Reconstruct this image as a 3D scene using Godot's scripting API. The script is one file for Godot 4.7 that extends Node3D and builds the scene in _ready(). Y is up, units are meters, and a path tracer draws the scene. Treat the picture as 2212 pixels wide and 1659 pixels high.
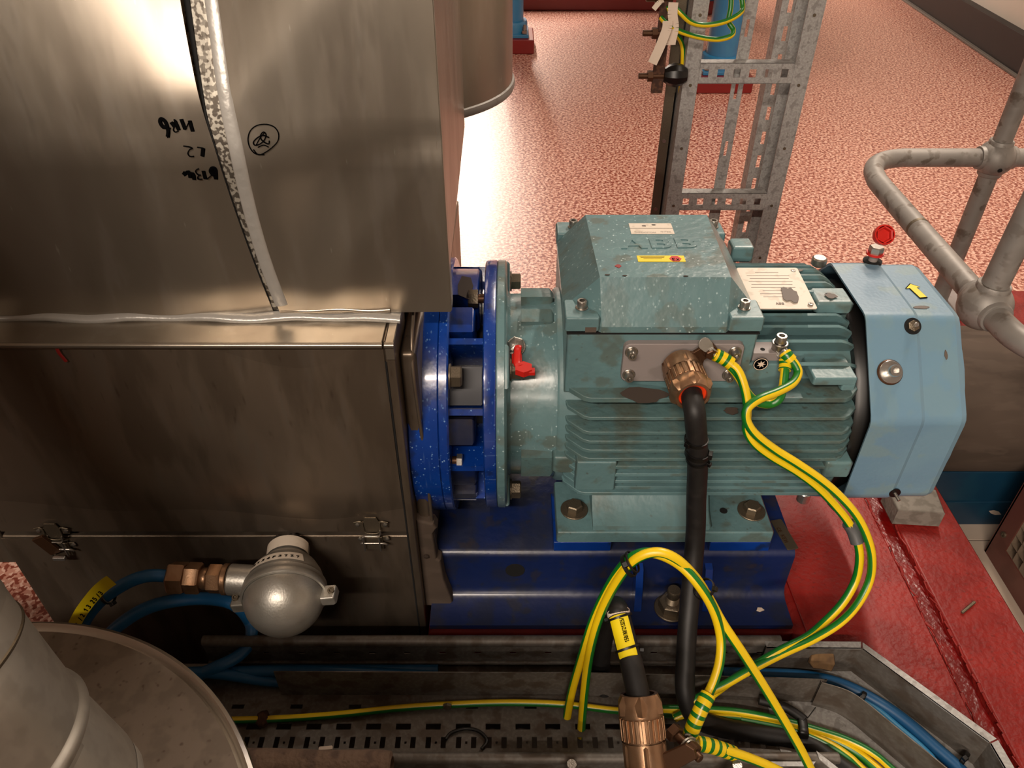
extends Node3D

# ---------------------------------------------------------------- helpers
const W := Color.WHITE
var M := {}
var org := Vector3.ZERO
var cnt := {}

static func V(x: float, y: float, z: float) -> Vector3:
	return Vector3(x, y, z)

class MB:
	var v := PackedVector3Array()
	var n := PackedVector3Array()
	var uv := PackedVector2Array()
	func tri(a: Vector3, b: Vector3, c: Vector3, na: Vector3, nb: Vector3, nc: Vector3, ua := Vector2.ZERO, ub := Vector2.ZERO, uc := Vector2.ZERO) -> void:
		var g := (b - a).cross(c - a)
		if g.length_squared() < 1e-18:
			return
		if g.dot(na + nb + nc) > 0.0:
			v.append_array([a, c, b]); n.append_array([na, nc, nb]); uv.append_array([ua, uc, ub])
		else:
			v.append_array([a, b, c]); n.append_array([na, nb, nc]); uv.append_array([ua, ub, uc])
	func face(a: Vector3, b: Vector3, c: Vector3, d: Vector3, nn: Vector3) -> void:
		tri(a, b, c, nn, nn, nn, Vector2(0, 0), Vector2(1, 0), Vector2(1, 1)); tri(a, c, d, nn, nn, nn, Vector2(0, 0), Vector2(1, 1), Vector2(0, 1))
	func quad(a: Vector3, b: Vector3, c: Vector3, d: Vector3, na: Vector3, nb: Vector3, nc: Vector3, nd: Vector3, u := [Vector2.ZERO, Vector2.ZERO, Vector2.ZERO, Vector2.ZERO]) -> void:
		tri(a, b, c, na, nb, nc, u[0], u[1], u[2]); tri(a, c, d, na, nc, nd, u[0], u[2], u[3])
	# a box with rounded-looking chamfers; size s, centred on the transform
	func box(x: Transform3D, s: Vector3, ch := 0.0) -> void:
		var h := s * 0.5
		ch = minf(ch, minf(h.x, minf(h.y, h.z)) * 0.95)
		var ax := [Vector3.RIGHT, Vector3.UP, Vector3.BACK]
		var q := x.basis
		for k in 3:
			for sg in [-1.0, 1.0]:
				var nn: Vector3 = ax[k] * sg
				var u: Vector3 = ax[(k + 1) % 3]
				var w: Vector3 = ax[(k + 2) % 3]
				var hu: float = h[(k + 1) % 3] - ch
				var hw: float = h[(k + 2) % 3] - ch
				var o: Vector3 = nn * h[k]
				var wn := (q * nn).normalized()
				face(x * (o - u * hu - w * hw), x * (o + u * hu - w * hw), x * (o + u * hu + w * hw), x * (o - u * hu + w * hw), wn)
		if ch <= 0.0:
			return
		for k in 3:
			var i := (k + 1) % 3
			var j := (k + 2) % 3
			var l: float = h[k] - ch
			for a in [-1.0, 1.0]:
				for b in [-1.0, 1.0]:
					var n1: Vector3 = ax[i] * a
					var n2: Vector3 = ax[j] * b
					var p1: Vector3 = n1 * h[i] + n2 * (h[j] - ch)
					var p2: Vector3 = n1 * (h[i] - ch) + n2 * h[j]
					var e: Vector3 = ax[k] * l
					var m1 := (q * n1).normalized()
					var m2 := (q * n2).normalized()
					quad(x * (p1 - e), x * (p1 + e), x * (p2 + e), x * (p2 - e), m1, m1, m2, m2)
		for a in [-1.0, 1.0]:
			for b in [-1.0, 1.0]:
				for c in [-1.0, 1.0]:
					var s3 := Vector3(a, b, c)
					tri(x * (Vector3(h.x, h.y - ch, h.z - ch) * s3), x * (Vector3(h.x - ch, h.y, h.z - ch) * s3), x * (Vector3(h.x - ch, h.y - ch, h.z) * s3), (q * Vector3(a, 0, 0)).normalized(), (q * Vector3(0, b, 0)).normalized(), (q * Vector3(0, 0, c)).normalized())
	func bx(x0: float, x1: float, y0: float, y1: float, z0: float, z1: float, ch := 0.0) -> void:
		box(Transform3D(Basis(), Vector3((x0 + x1) / 2, (y0 + y1) / 2, (z0 + z1) / 2)), Vector3(absf(x1 - x0), absf(y1 - y0), absf(z1 - z0)), ch)
	# profile points (radius, height) turned about the transform's y axis
	func lathe(x: Transform3D, p: Array, seg := 48, flat := false, a0 := 0.0, a1 := TAU) -> void:
		var c := p.size()
		var sn := []
		for i in c - 1:
			var d: Vector2 = p[i + 1] - p[i]
			sn.append(Vector2(d.y, -d.x).normalized() if d.length() > 1e-9 else Vector2(1, 0))
		for i in c - 1:
			if (p[i + 1] - p[i]).length() < 1e-9:
				continue
			var na: Vector2 = sn[i]
			var nb: Vector2 = sn[i]
			if i > 0 and sn[i].dot(sn[i - 1]) > 0.74: na = (sn[i] + sn[i - 1]).normalized()
			if i < c - 2 and sn[i].dot(sn[i + 1]) > 0.74: nb = (sn[i] + sn[i + 1]).normalized()
			for k in seg:
				var t0 := a0 + (a1 - a0) * k / seg
				var t1 := a0 + (a1 - a0) * (k + 1) / seg
				var r0 := Vector3(sin(t0), 0, cos(t0))
				var r1 := Vector3(sin(t1), 0, cos(t1))
				var q := x.basis
				var f0 := r0
				var f1 := r1
				if flat:
					f0 = (r0 + r1).normalized(); f1 = f0
				quad(x * (r0 * p[i].x + Vector3.UP * p[i].y), x * (r1 * p[i].x + Vector3.UP * p[i].y), x * (r1 * p[i + 1].x + Vector3.UP * p[i + 1].y), x * (r0 * p[i + 1].x + Vector3.UP * p[i + 1].y),
					(q * (f0 * na.x + Vector3.UP * na.y)).normalized(), (q * (f1 * na.x + Vector3.UP * na.y)).normalized(), (q * (f1 * nb.x + Vector3.UP * nb.y)).normalized(), (q * (f0 * nb.x + Vector3.UP * nb.y)).normalized(),
					[Vector2(float(k) / seg, p[i].y), Vector2(float(k + 1) / seg, p[i].y), Vector2(float(k + 1) / seg, p[i + 1].y), Vector2(float(k) / seg, p[i + 1].y)])
	# a solid cylinder from a to b with a small chamfer
	func rod(a: Vector3, b: Vector3, r: float, seg := 20, ch := 0.0, flat := false) -> void:
		var l := a.distance_to(b)
		ch = minf(ch, minf(r * 0.9, l * 0.45))
		lathe(MB.along(a, b), [Vector2(0, 0), Vector2(r - ch, 0), Vector2(r, ch), Vector2(r, l - ch), Vector2(r - ch, l), Vector2(0, l)], seg, flat)
	static func along(a: Vector3, b: Vector3, roll := 0.0) -> Transform3D:
		var y := (b - a).normalized()
		var x := y.cross(Vector3.BACK if absf(y.z) < 0.9 else Vector3.UP).normalized()
		return Transform3D(Basis(x, y, x.cross(y)).rotated(y, roll), a)
	# tube through points; uv: u round the tube, v length in metres
	func tube(p: Array, r: float, seg := 12, off := 0.0, twist := 0.0, cap := true, squash := 1.0, aim := Vector3.ZERO) -> void:
		var c := p.size()
		var up := Vector3.UP
		var t: Vector3 = (p[1] - p[0]).normalized()
		if absf(t.y) > 0.9: up = Vector3.BACK
		var nx := t.cross(up).normalized()
		if aim != Vector3.ZERO:      # turn the tube so that u = 0.83 looks towards aim at its middle
			var m := nx
			var q := t
			for i in c / 2 + 1:
				q = (p[mini(i + 1, c - 1)] - p[maxi(i - 1, 0)]).normalized()
				m = (m - q * m.dot(q)).normalized()
			off = atan2(aim.dot(q.cross(m)), aim.dot(m)) - TAU * 0.83
		var rings := []
		var rn := []
		var ln := []
		var len := 0.0
		for i in c:
			var tt: Vector3 = (p[mini(i + 1, c - 1)] - p[maxi(i - 1, 0)]).normalized()
			nx = (nx - tt * nx.dot(tt)).normalized()
			var ny := tt.cross(nx)
			if i > 0: len += p[i].distance_to(p[i - 1])
			ln.append(len)
			var ra := []
			var na := []
			for k in seg + 1:
				var a := TAU * k / seg + off + twist * len
				var d := nx * cos(a) + ny * sin(a) * squash
				ra.append(p[i] + d * r); na.append((nx * cos(a) * squash + ny * sin(a)).normalized())
			rings.append(ra); rn.append(na)
		for i in c - 1:
			for k in seg:
				quad(rings[i][k], rings[i][k + 1], rings[i + 1][k + 1], rings[i + 1][k], rn[i][k], rn[i][k + 1], rn[i + 1][k + 1], rn[i + 1][k],
					[Vector2(float(k) / seg, ln[i]), Vector2(float(k + 1) / seg, ln[i]), Vector2(float(k + 1) / seg, ln[i + 1]), Vector2(float(k) / seg, ln[i + 1])])
		if cap:
			for e in [0, c - 1]:
				var d: Vector3 = (p[0] - p[1] if e == 0 else p[c - 1] - p[c - 2]).normalized()
				for k in seg:
					tri(p[e], rings[e][k], rings[e][k + 1], d, d, d)
	# polygon in the transform's xy plane, extruded from z=0 to z=h, with an inset top edge
	func prism(x: Transform3D, poly: Array, h: float, ch := 0.0, smooth := false) -> void:
		var pp := PackedVector2Array(poly)
		if not Geometry2D.is_polygon_clockwise(pp): pp.reverse()
		pp.reverse()
		var c := pp.size()
		var ins := PackedVector2Array()
		var en := []
		for i in c:
			var d := (pp[(i + 1) % c] - pp[i]).normalized()
			en.append(Vector2(d.y, -d.x))
		for i in c:
			var m: Vector2 = en[i] + en[(i + c - 1) % c]
			m = m.normalized() / maxf(0.35, m.length() * 0.5)
			ins.append(pp[i] - m * ch)
		var q := x.basis
		var ix := Geometry2D.triangulate_polygon(pp)
		var up := (q * Vector3.BACK).normalized()
		for i in range(0, ix.size(), 3):
			var a := ins[ix[i]]; var b := ins[ix[i + 1]]; var d := ins[ix[i + 2]]
			tri(x * Vector3(a.x, a.y, h), x * Vector3(b.x, b.y, h), x * Vector3(d.x, d.y, h), up, up, up, a, b, d)
			a = pp[ix[i]]; b = pp[ix[i + 1]]; d = pp[ix[i + 2]]
			tri(x * Vector3(a.x, a.y, 0), x * Vector3(b.x, b.y, 0), x * Vector3(d.x, d.y, 0), -up, -up, -up, a, b, d)
		for i in c:
			var j := (i + 1) % c
			var e0: Vector2 = en[i]
			var e1: Vector2 = en[i]
			if smooth:
				if en[i].dot(en[(i + c - 1) % c]) > 0.6: e0 = (en[i] + en[(i + c - 1) % c]).normalized()
				if en[i].dot(en[j]) > 0.6: e1 = (en[i] + en[j]).normalized()
			var n0 := (q * Vector3(e0.x, e0.y, 0)).normalized()
			var n1 := (q * Vector3(e1.x, e1.y, 0)).normalized()
			quad(x * Vector3(pp[i].x, pp[i].y, 0), x * Vector3(pp[j].x, pp[j].y, 0), x * Vector3(pp[j].x, pp[j].y, h - ch), x * Vector3(pp[i].x, pp[i].y, h - ch), n0, n1, n1, n0)
			if ch > 0.0:
				quad(x * Vector3(pp[i].x, pp[i].y, h - ch), x * Vector3(pp[j].x, pp[j].y, h - ch), x * Vector3(ins[j].x, ins[j].y, h), x * Vector3(ins[i].x, ins[i].y, h), n0, n1, up, up)
	# a plate w by h in xy (from 0,0), thickness t towards -z, pierced by rectangles
	func perf(x: Transform3D, w: float, h: float, t: float, holes: Array) -> void:
		var xs := [0.0, w]
		var ys := [0.0, h]
		for r in holes:
			for q in [r.position.x, r.end.x]: if not xs.has(q) and q > 0 and q < w: xs.append(q)
			for q in [r.position.y, r.end.y]: if not ys.has(q) and q > 0 and q < h: ys.append(q)
		xs.sort(); ys.sort()
		var b := x.basis
		for i in xs.size() - 1:
			for j in ys.size() - 1:
				var x0: float = xs[i]; var x1: float = xs[i + 1]; var y0: float = ys[j]; var y1: float = ys[j + 1]
				var m := Vector2((x0 + x1) / 2, (y0 + y1) / 2)
				if holes.any(func(r): return r.has_point(m)): continue
				face(x * V3(x0, y0, 0), x * V3(x1, y0, 0), x * V3(x1, y1, 0), x * V3(x0, y1, 0), b.z.normalized())
				face(x * V3(x0, y0, -t), x * V3(x1, y0, -t), x * V3(x1, y1, -t), x * V3(x0, y1, -t), -b.z.normalized())
		var rects := holes.duplicate()
		rects.append(Rect2(0, 0, w, h))
		for r in rects:
			var sg := 1.0 if r == rects[-1] else -1.0
			var a: Vector2 = r.position
			var e: Vector2 = r.end
			face(x * V3(a.x, a.y, 0), x * V3(e.x, a.y, 0), x * V3(e.x, a.y, -t), x * V3(a.x, a.y, -t), -b.y.normalized() * sg)
			face(x * V3(a.x, e.y, 0), x * V3(e.x, e.y, 0), x * V3(e.x, e.y, -t), x * V3(a.x, e.y, -t), b.y.normalized() * sg)
			face(x * V3(a.x, a.y, 0), x * V3(a.x, e.y, 0), x * V3(a.x, e.y, -t), x * V3(a.x, a.y, -t), -b.x.normalized() * sg)
			face(x * V3(e.x, a.y, 0), x * V3(e.x, e.y, 0), x * V3(e.x, e.y, -t), x * V3(e.x, a.y, -t), b.x.normalized() * sg)
	static func V3(a: float, b: float, c: float) -> Vector3:
		return Vector3(a, b, c)
	# a sheet z = f(x, y) over a rectangle between two edge curves, thickness t behind it
	func sheet(xa: Callable, xb: Callable, y0: float, y1: float, f: Callable, nu: int, nv: int, t: float) -> void:
		var g := []
		for j in nv + 1:
			var y := lerpf(y0, y1, float(j) / nv)
			var row := []
			for i in nu + 1:
				var xx := lerpf(xa.call(y), xb.call(y), float(i) / nu)
				row.append(Vector3(xx, y, f.call(xx, y)))
			g.append(row)
		var nn := []
		for j in nv + 1:
			var row := []
			for i in nu + 1:
				var du: Vector3 = g[j][mini(i + 1, nu)] - g[j][maxi(i - 1, 0)]
				var dv: Vector3 = g[mini(j + 1, nv)][i] - g[maxi(j - 1, 0)][i]
				row.append(du.cross(dv).normalized())
			nn.append(row)
		var bk := Vector3(0, 0, -t)
		for j in nv:
			for i in nu:
				quad(g[j][i], g[j][i + 1], g[j + 1][i + 1], g[j + 1][i], nn[j][i], nn[j][i + 1], nn[j + 1][i + 1], nn[j + 1][i])
				quad(g[j][i] + bk, g[j][i + 1] + bk, g[j + 1][i + 1] + bk, g[j + 1][i] + bk, -nn[j][i], -nn[j][i + 1], -nn[j + 1][i + 1], -nn[j + 1][i])
		for j in nv:
			face(g[j][0], g[j + 1][0], g[j + 1][0] + bk, g[j][0] + bk, Vector3.LEFT)
			face(g[j][nu], g[j + 1][nu], g[j + 1][nu] + bk, g[j][nu] + bk, Vector3.RIGHT)
		for i in nu:
			face(g[0][i], g[0][i + 1], g[0][i + 1] + bk, g[0][i] + bk, Vector3.DOWN)
			face(g[nv][i], g[nv][i + 1], g[nv][i + 1] + bk, g[nv][i] + bk, Vector3.UP)
	# block of a ring about the x axis: angle from +z towards +y, in degrees
	func sector(c: Vector3, x0: float, x1: float, r0: float, r1: float, a0: float, a1: float, ch := 0.002) -> void:
		var p := []
		var st := maxi(1, int((a1 - a0) / 6.0))
		for i in st + 1:
			var a := deg_to_rad(lerpf(a0, a1, float(i) / st)); p.append(Vector2(sin(a), cos(a)) * r1)
		for i in st + 1:
			var a := deg_to_rad(lerpf(a1, a0, float(i) / st)); p.append(Vector2(sin(a), cos(a)) * r0)
		prism(Transform3D(Basis(Vector3.UP, Vector3.BACK, Vector3.RIGHT), c + Vector3(x0, 0, 0)), p, x1 - x0, ch, true)

static func curve(p: Array, sub := 6) -> Array:
	var o := []
	for i in p.size() - 1:
		var a: Vector3 = p[maxi(i - 1, 0)]
		var d: Vector3 = p[mini(i + 2, p.size() - 1)]
		for k in sub:
			o.append((p[i] as Vector3).cubic_interpolate(p[i + 1], a, d, float(k) / sub))
	o.append(p[-1])
	return o

static func rrect(w: float, h: float, r: float, seg := 4) -> Array:
	var o := []
	for q in 4:
		var c := Vector2((w / 2 - r) * (1 if q in [0, 3] else -1), (h / 2 - r) * (1 if q < 2 else -1))
		for k in seg + 1:
			var a := PI / 2 * (q + float(k) / seg)
			o.append(c + Vector2(cos(a), sin(a)) * r)
	return o

static func ngon(n: int, r: float, ph := 0.0) -> Array:
	var o := []
	for k in n: o.append(Vector2(cos(TAU * k / n + ph), sin(TAU * k / n + ph)) * r)
	return o

static func frame(at: Vector3, x: Vector3, z: Vector3) -> Transform3D:   # local z along z, local x near x
	z = z.normalized()
	var y := z.cross(x).normalized()
	return Transform3D(Basis(y.cross(z), y, z), at)

func numbered(s: String) -> String:
	cnt[s] = cnt.get(s, -1) + 1
	return s if cnt[s] == 0 else "%s_%03d" % [s, cnt[s]]

func tag(o: Node, label: String, category: String, group := "", kind := "") -> Node:
	if label: o.set_meta("label", label)
	if category: o.set_meta("category", category)
	if group: o.set_meta("group", group)
	if kind: o.set_meta("kind", kind)
	return o

func thing(called: String, at: Vector3, label: String, category: String, group := "", kind := "") -> Node3D:
	var o := Node3D.new()
	o.name = numbered(called); add_child(o); o.position = at; org = at
	return tag(o, label, category, group, kind)

func arr(b: MB) -> ArrayMesh:
	var a := []
	a.resize(Mesh.ARRAY_MAX)
	var vv := PackedVector3Array()
	for p in b.v: vv.append(p - org)
	a[Mesh.ARRAY_VERTEX] = vv; a[Mesh.ARRAY_NORMAL] = b.n; a[Mesh.ARRAY_TEX_UV] = b.uv
	var m := ArrayMesh.new()
	m.add_surface_from_arrays(Mesh.PRIMITIVE_TRIANGLES, a)
	return m

func part(called: String, b: MB, m: String, parent: Node, label := "") -> MeshInstance3D:
	var o := MeshInstance3D.new()
	o.name = called
	o.mesh = arr(b); o.material_override = null
	o.mesh.surface_set_material(0, M[m])
	parent.add_child(o, true)
	if label: o.set_meta("label", label)
	return o

func solo(called: String, at: Vector3, b: MB, m: String, label: String, category: String, group := "", kind := "") -> MeshInstance3D:
	org = at
	var o := part(numbered(called), b, m, self)
	o.position = at
	tag(o, label, category, group, kind)
	return o

func text(called: String, s: String, at: Transform3D, h: float, m: String, parent: Node, depth := 0.0006, bold := true, wide := 1.0) -> void:
	var t := TextMesh.new()
	var f := SystemFont.new()
	f.font_names = PackedStringArray(["Droid Sans"]); f.font_weight = 700 if bold else 400
	t.font = f; t.text = s; t.font_size = 32; t.pixel_size = h / 24.0; t.depth = depth; t.material = M[m]; t.curve_step = 2.0
	var o := MeshInstance3D.new()
	o.name = called; o.mesh = t
	o.transform = Transform3D(at.basis.scaled_local(Vector3(wide, 1, 1)), at.origin - org)
	parent.add_child(o, true)

# ---------------------------------------------------------------- materials
func noise_bytes(n: int, freq: float, s: int, type := FastNoiseLite.TYPE_SIMPLEX_SMOOTH, oct := 3) -> PackedByteArray:
	var f := FastNoiseLite.new()
	f.seed = s; f.frequency = freq; f.noise_type = type; f.fractal_octaves = oct
	if oct <= 1: f.fractal_type = FastNoiseLite.FRACTAL_NONE
	var im := f.get_seamless_image(n, n, false, false, 0.15)
	im.convert(Image.FORMAT_L8)
	return im.get_data()

# layers: [noise bytes, from, to, colour, strength]; dots: [how many, radius, colour, strength]
func paint(n: int, base: Color, layers: Array, dots := [], s := 1) -> ImageTexture:
	var d := PackedByteArray()
	d.resize(n * n * 3)
	var L := layers.size()
	for i in n * n:
		var r := base.r; var g := base.g; var b := base.b
		for k in L:
			var l: Array = layers[k]
			var q := clampf((l[0][i] / 255.0 - l[1]) / (l[2] - l[1]), 0.0, 1.0)
			q = q * q * (3.0 - 2.0 * q) * l[4]
			var c: Color = l[3]
			r += (c.r - r) * q; g += (c.g - g) * q; b += (c.b - b) * q
		d[i * 3] = int(r * 255); d[i * 3 + 1] = int(g * 255); d[i * 3 + 2] = int(b * 255)
	var rng := RandomNumberGenerator.new()
	rng.seed = s
	for dd in dots:
		for q in dd[0]:
			var cx := rng.randi() % n
			var cy := rng.randi() % n
			var rr: float = dd[1] * rng.randf_range(0.5, 1.3)
			var R := int(ceil(rr))
			var c: Color = dd[2]
			var st: float = dd[3] * rng.randf_range(0.5, 1.0)
			for y in range(-R, R + 1):
				for x in range(-R, R + 1):
					if x * x + y * y <= rr * rr:
						var o := (posmod(cy + y, n) * n + posmod(cx + x, n)) * 3
						d[o] = int(lerpf(d[o], c.r * 255, st)); d[o + 1] = int(lerpf(d[o + 1], c.g * 255, st)); d[o + 2] = int(lerpf(d[o + 2], c.b * 255, st))
	return ImageTexture.create_from_image(Image.create_from_data(n, n, false, Image.FORMAT_RGB8, d))

func normal_tex(n: int, freq: float, s: int, strength: float, oct := 4) -> ImageTexture:
	var im := Image.create_from_data(n, n, false, Image.FORMAT_L8, noise_bytes(n, freq, s, FastNoiseLite.TYPE_SIMPLEX_SMOOTH, oct))
	im.convert(Image.FORMAT_RGBA8)
	im.bump_map_to_normal_map(strength)
	return ImageTexture.create_from_image(im)

func mat(called: String, col: Color, rough := 0.5, metal := 0.0, o := {}) -> StandardMaterial3D:
	var m := StandardMaterial3D.new()
	m.resource_name = called
	m.albedo_color = col; m.roughness = rough; m.metallic = metal
	if o.has("tex"):
		m.albedo_texture = o.tex
	if o.has("nrm"):
		m.normal_enabled = true; m.normal_texture = o.nrm; m.normal_scale = o.get("ns", 0.3)
	if o.has("rt"):
		m.roughness_texture = o.rt
	if o.has("tri"):
		m.uv1_triplanar = true; m.uv1_world_triplanar = true; m.uv1_scale = o.tri if o.tri is Vector3 else Vector3.ONE * o.tri
	if o.has("uv"):
		m.uv1_scale = o.uv
	if o.has("coat"):
		m.clearcoat_enabled = true; m.clearcoat = o.coat; m.clearcoat_roughness = o.get("cr", 0.1)
	if o.has("spec"):
		m.metallic_specular = o.spec
	if o.has("emit"):
		m.emission_enabled = true; m.emission = o.emit; m.emission_energy_multiplier = o.get("e", 1.0)
	M[called] = m
	return m

func stripes(cols: Array, shares: Array, n := 128, across := false) -> ImageTexture:
	var im := Image.create(n, 4, false, Image.FORMAT_RGB8) if not across else Image.create(4, n, false, Image.FORMAT_RGB8)
	var at := 0.0
	for i in cols.size():
		var a := int(round(at * n))
		at += shares[i]
		var e := int(round(at * n))
		im.fill_rect(Rect2i(a, 0, e - a, 4) if not across else Rect2i(0, a, 4, e - a), cols[i])
	return ImageTexture.create_from_image(im)

func materials() -> void:
	var nA := noise_bytes(512, 0.006, 3)
	var nB := noise_bytes(512, 0.02, 7, FastNoiseLite.TYPE_SIMPLEX_SMOOTH, 4)
	var nC := noise_bytes(512, 0.06, 11, FastNoiseLite.TYPE_SIMPLEX_SMOOTH, 2)
	var nD := noise_bytes(512, 0.012, 23, FastNoiseLite.TYPE_SIMPLEX_SMOOTH, 5)
	var bump := normal_tex(512, 0.05, 5, 6.0)
	var fine := normal_tex(512, 0.15, 9, 4.0, 2)
	var big := normal_tex(512, 0.008, 13, 14.0, 3)
	var speck := [[1100, 1.05, Color(0.86, 0.93, 0.94), 0.85]]
	var teal := Color(0.345, 0.465, 0.48)
	var grime := Color(0.30, 0.27, 0.21)
	mat("teal", W, 0.42, 0.0, {"tex": paint(512, teal, [[nA, 0.4, 0.75, Color(0.365, 0.495, 0.51), 0.8], [nD, 0.58, 0.80, grime, 0.35], [nC, 0.82, 0.92, Color(0.25, 0.22, 0.18), 0.4]]), "tri": 2.6, "nrm": bump, "ns": 0.10, "coat": 0.3, "cr": 0.3})
	mat("teal_dirty", W, 0.5, 0.0, {"tex": paint(512, Color(0.31, 0.42, 0.425), [[nB, 0.42, 0.8, Color(0.34, 0.37, 0.33), 0.4], [nD, 0.56, 0.8, Color(0.28, 0.25, 0.19), 0.4], [nC, 0.80, 0.92, Color(0.22, 0.18, 0.14), 0.35]]), "tri": 2.2, "nrm": bump, "ns": 0.15, "coat": 0.3, "cr": 0.25})
	mat("teal_speck", W, 0.35, 0.0, {"tex": paint(512, teal, [[nA, 0.4, 0.75, Color(0.375, 0.505, 0.52), 0.8], [nD, 0.60, 0.74, Color(0.33, 0.31, 0.25), 0.4]], speck, 4), "tri": 2.6, "nrm": bump, "ns": 0.12, "coat": 0.5, "cr": 0.22})
	mat("teal_fan", W, 0.45, 0.0, {"tex": paint(512, Color(0.375, 0.505, 0.59), [[nA, 0.4, 0.8, Color(0.40, 0.53, 0.60), 0.8], [nD, 0.62, 0.76, Color(0.44, 0.53, 0.53), 0.5]]), "tri": 2.0, "nrm": fine, "ns": 0.04, "coat": 0.2, "cr": 0.35})
	mat("blue", W, 0.3, 0.0, {"tex": paint(512, Color(0.03, 0.18, 0.47), [[nA, 0.4, 0.8, Color(0.04, 0.22, 0.54), 0.7], [nD, 0.62, 0.78, Color(0.10, 0.11, 0.17), 0.6]]), "tri": 2.0, "nrm": bump, "ns": 0.06, "coat": 0.8, "cr": 0.12})
	mat("blue_speck", W, 0.28, 0.0, {"tex": paint(512, Color(0.03, 0.19, 0.49), [[nA, 0.4, 0.8, Color(0.04, 0.24, 0.57), 0.7], [nD, 0.66, 0.8, Color(0.08, 0.10, 0.2), 0.5]], [[1900, 1.05, Color(0.75, 0.86, 0.95), 0.85]], 8), "tri": 2.6, "nrm": bump, "ns": 0.06, "coat": 0.9, "cr": 0.1})
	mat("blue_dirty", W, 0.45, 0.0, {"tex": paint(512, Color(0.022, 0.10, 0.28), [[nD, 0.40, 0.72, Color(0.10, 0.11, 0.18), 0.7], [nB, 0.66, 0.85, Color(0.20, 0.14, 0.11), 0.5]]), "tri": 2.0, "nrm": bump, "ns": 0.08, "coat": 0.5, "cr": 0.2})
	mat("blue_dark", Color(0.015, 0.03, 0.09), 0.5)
	var zinc := Color(0.60, 0.585, 0.56)
	var streak := paint(512, Color(0.48, 0.48, 0.48), [[nB, 0.3, 0.7, Color(0.56, 0.56, 0.56), 0.8], [nC, 0.55, 0.9, Color(0.44, 0.44, 0.44), 0.5]])
	mat("cladding", W, 0.62, 0.85, {"tex": paint(512, Color(0.63, 0.595, 0.545), [[nA, 0.35, 0.75, Color(0.57, 0.53, 0.48), 0.7], [nB, 0.62, 0.85, Color(0.68, 0.655, 0.62), 0.35]], [[60, 0.8, Color(0.85, 0.83, 0.8), 0.6]]), "tri": Vector3(2.2, 0.5, 2.2), "rt": streak, "nrm": big, "ns": 0.035})
	mat("cladding_dirty", W, 0.8, 0.82, {"tex": paint(512, Color(0.54, 0.485, 0.425), [[nD, 0.42, 0.70, Color(0.45, 0.40, 0.345), 0.7], [nB, 0.6, 0.8, Color(0.53, 0.49, 0.45), 0.4], [nC, 0.78, 0.95, Color(0.31, 0.26, 0.22), 0.4]]), "tri": Vector3(2.6, 0.6, 2.6), "rt": streak, "nrm": big, "ns": 0.04})
	mat("cladding_strip", W, 0.55, 0.8, {"tex": paint(512, Color(0.36, 0.33, 0.30), [[nC, 0.45, 0.55, Color(0.80, 0.78, 0.73), 0.9]]), "tri": 5.0})
	mat("sealant", Color(0.66, 0.65, 0.63), 0.35, 0.35, {"nrm": bump, "ns": 0.15, "tri": 3.0})
	mat("galvanised", W, 0.5, 0.3, {"tex": paint(512, Color(0.60, 0.595, 0.585), [[nC, 0.45, 0.6, Color(0.67, 0.67, 0.66), 0.6], [nB, 0.60, 0.75, Color(0.47, 0.46, 0.45), 0.6]]), "tri": 5.0})
	mat("galvanised_dirty", W, 0.55, 0.45, {"tex": paint(512, Color(0.40, 0.38, 0.355), [[nC, 0.45, 0.7, Color(0.46, 0.44, 0.42), 0.6], [nD, 0.50, 0.75, Color(0.29, 0.24, 0.20), 0.6]]), "tri": 4.0})
	mat("tube_steel", W, 0.5, 0.3, {"tex": paint(512, Color(0.55, 0.535, 0.515), [[nA, 0.4, 0.7, Color(0.49, 0.475, 0.455), 0.8], [nD, 0.63, 0.76, Color(0.30, 0.26, 0.22), 0.6]]), "tri": 3.0})
	mat("steel", Color(0.62, 0.60, 0.57), 0.32, 0.9, {"nrm": fine, "ns": 0.1, "tri": 6.0})
	mat("steel_dull", Color(0.44, 0.40, 0.34), 0.45, 0.8, {"nrm": fine, "ns": 0.2, "tri": 6.0})
	mat("steel_bright", Color(0.8, 0.79, 0.77), 0.25, 0.9)
	mat("cast_alu", W, 0.42, 0.75, {"tex": paint(256, Color(0.66, 0.65, 0.62), [[noise_bytes(256, 0.02, 4), 0.5, 0.8, Color(0.58, 0.56, 0.52), 0.8]]), "tri": 4.0, "nrm": fine, "ns": 0.08})
	mat("brass", W, 0.36, 0.85, {"tex": paint(256, Color(0.64, 0.51, 0.40), [[noise_bytes(256, 0.03, 4), 0.5, 0.8, Color(0.54, 0.39, 0.27), 0.6]]), "tri": 6.0, "nrm": fine, "ns": 0.06})
	mat("brass_dark", Color(0.33, 0.23, 0.16), 0.45, 0.7)
	mat("rust", W, 0.85, 0.1, {"tex": paint(256, Color(0.25, 0.16, 0.12), [[noise_bytes(256, 0.05, 6), 0.45, 0.7, Color(0.36, 0.24, 0.17), 0.9]]), "tri": 6.0})
	mat("rust_stain", Color(0.17, 0.125, 0.09), 0.8)
	mat("bare_chip", Color(0.33, 0.29, 0.26), 0.6)
	mat("grey_paint", W, 0.5, 0.0, {"tex": paint(256, Color(0.52, 0.49, 0.48), [[noise_bytes(256, 0.02, 5), 0.6, 0.8, Color(0.45, 0.42, 0.41), 0.7]]), "tri": 4.0})
	mat("black_rubber", W, 0.55, 0.0, {"tex": paint(256, Color(0.055, 0.05, 0.048), [[noise_bytes(256, 0.03, 15), 0.55, 0.75, Color(0.12, 0.105, 0.10), 0.7]]), "tri": 5.0})
	mat("black_plastic", Color(0.025, 0.023, 0.022), 0.4)
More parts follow.
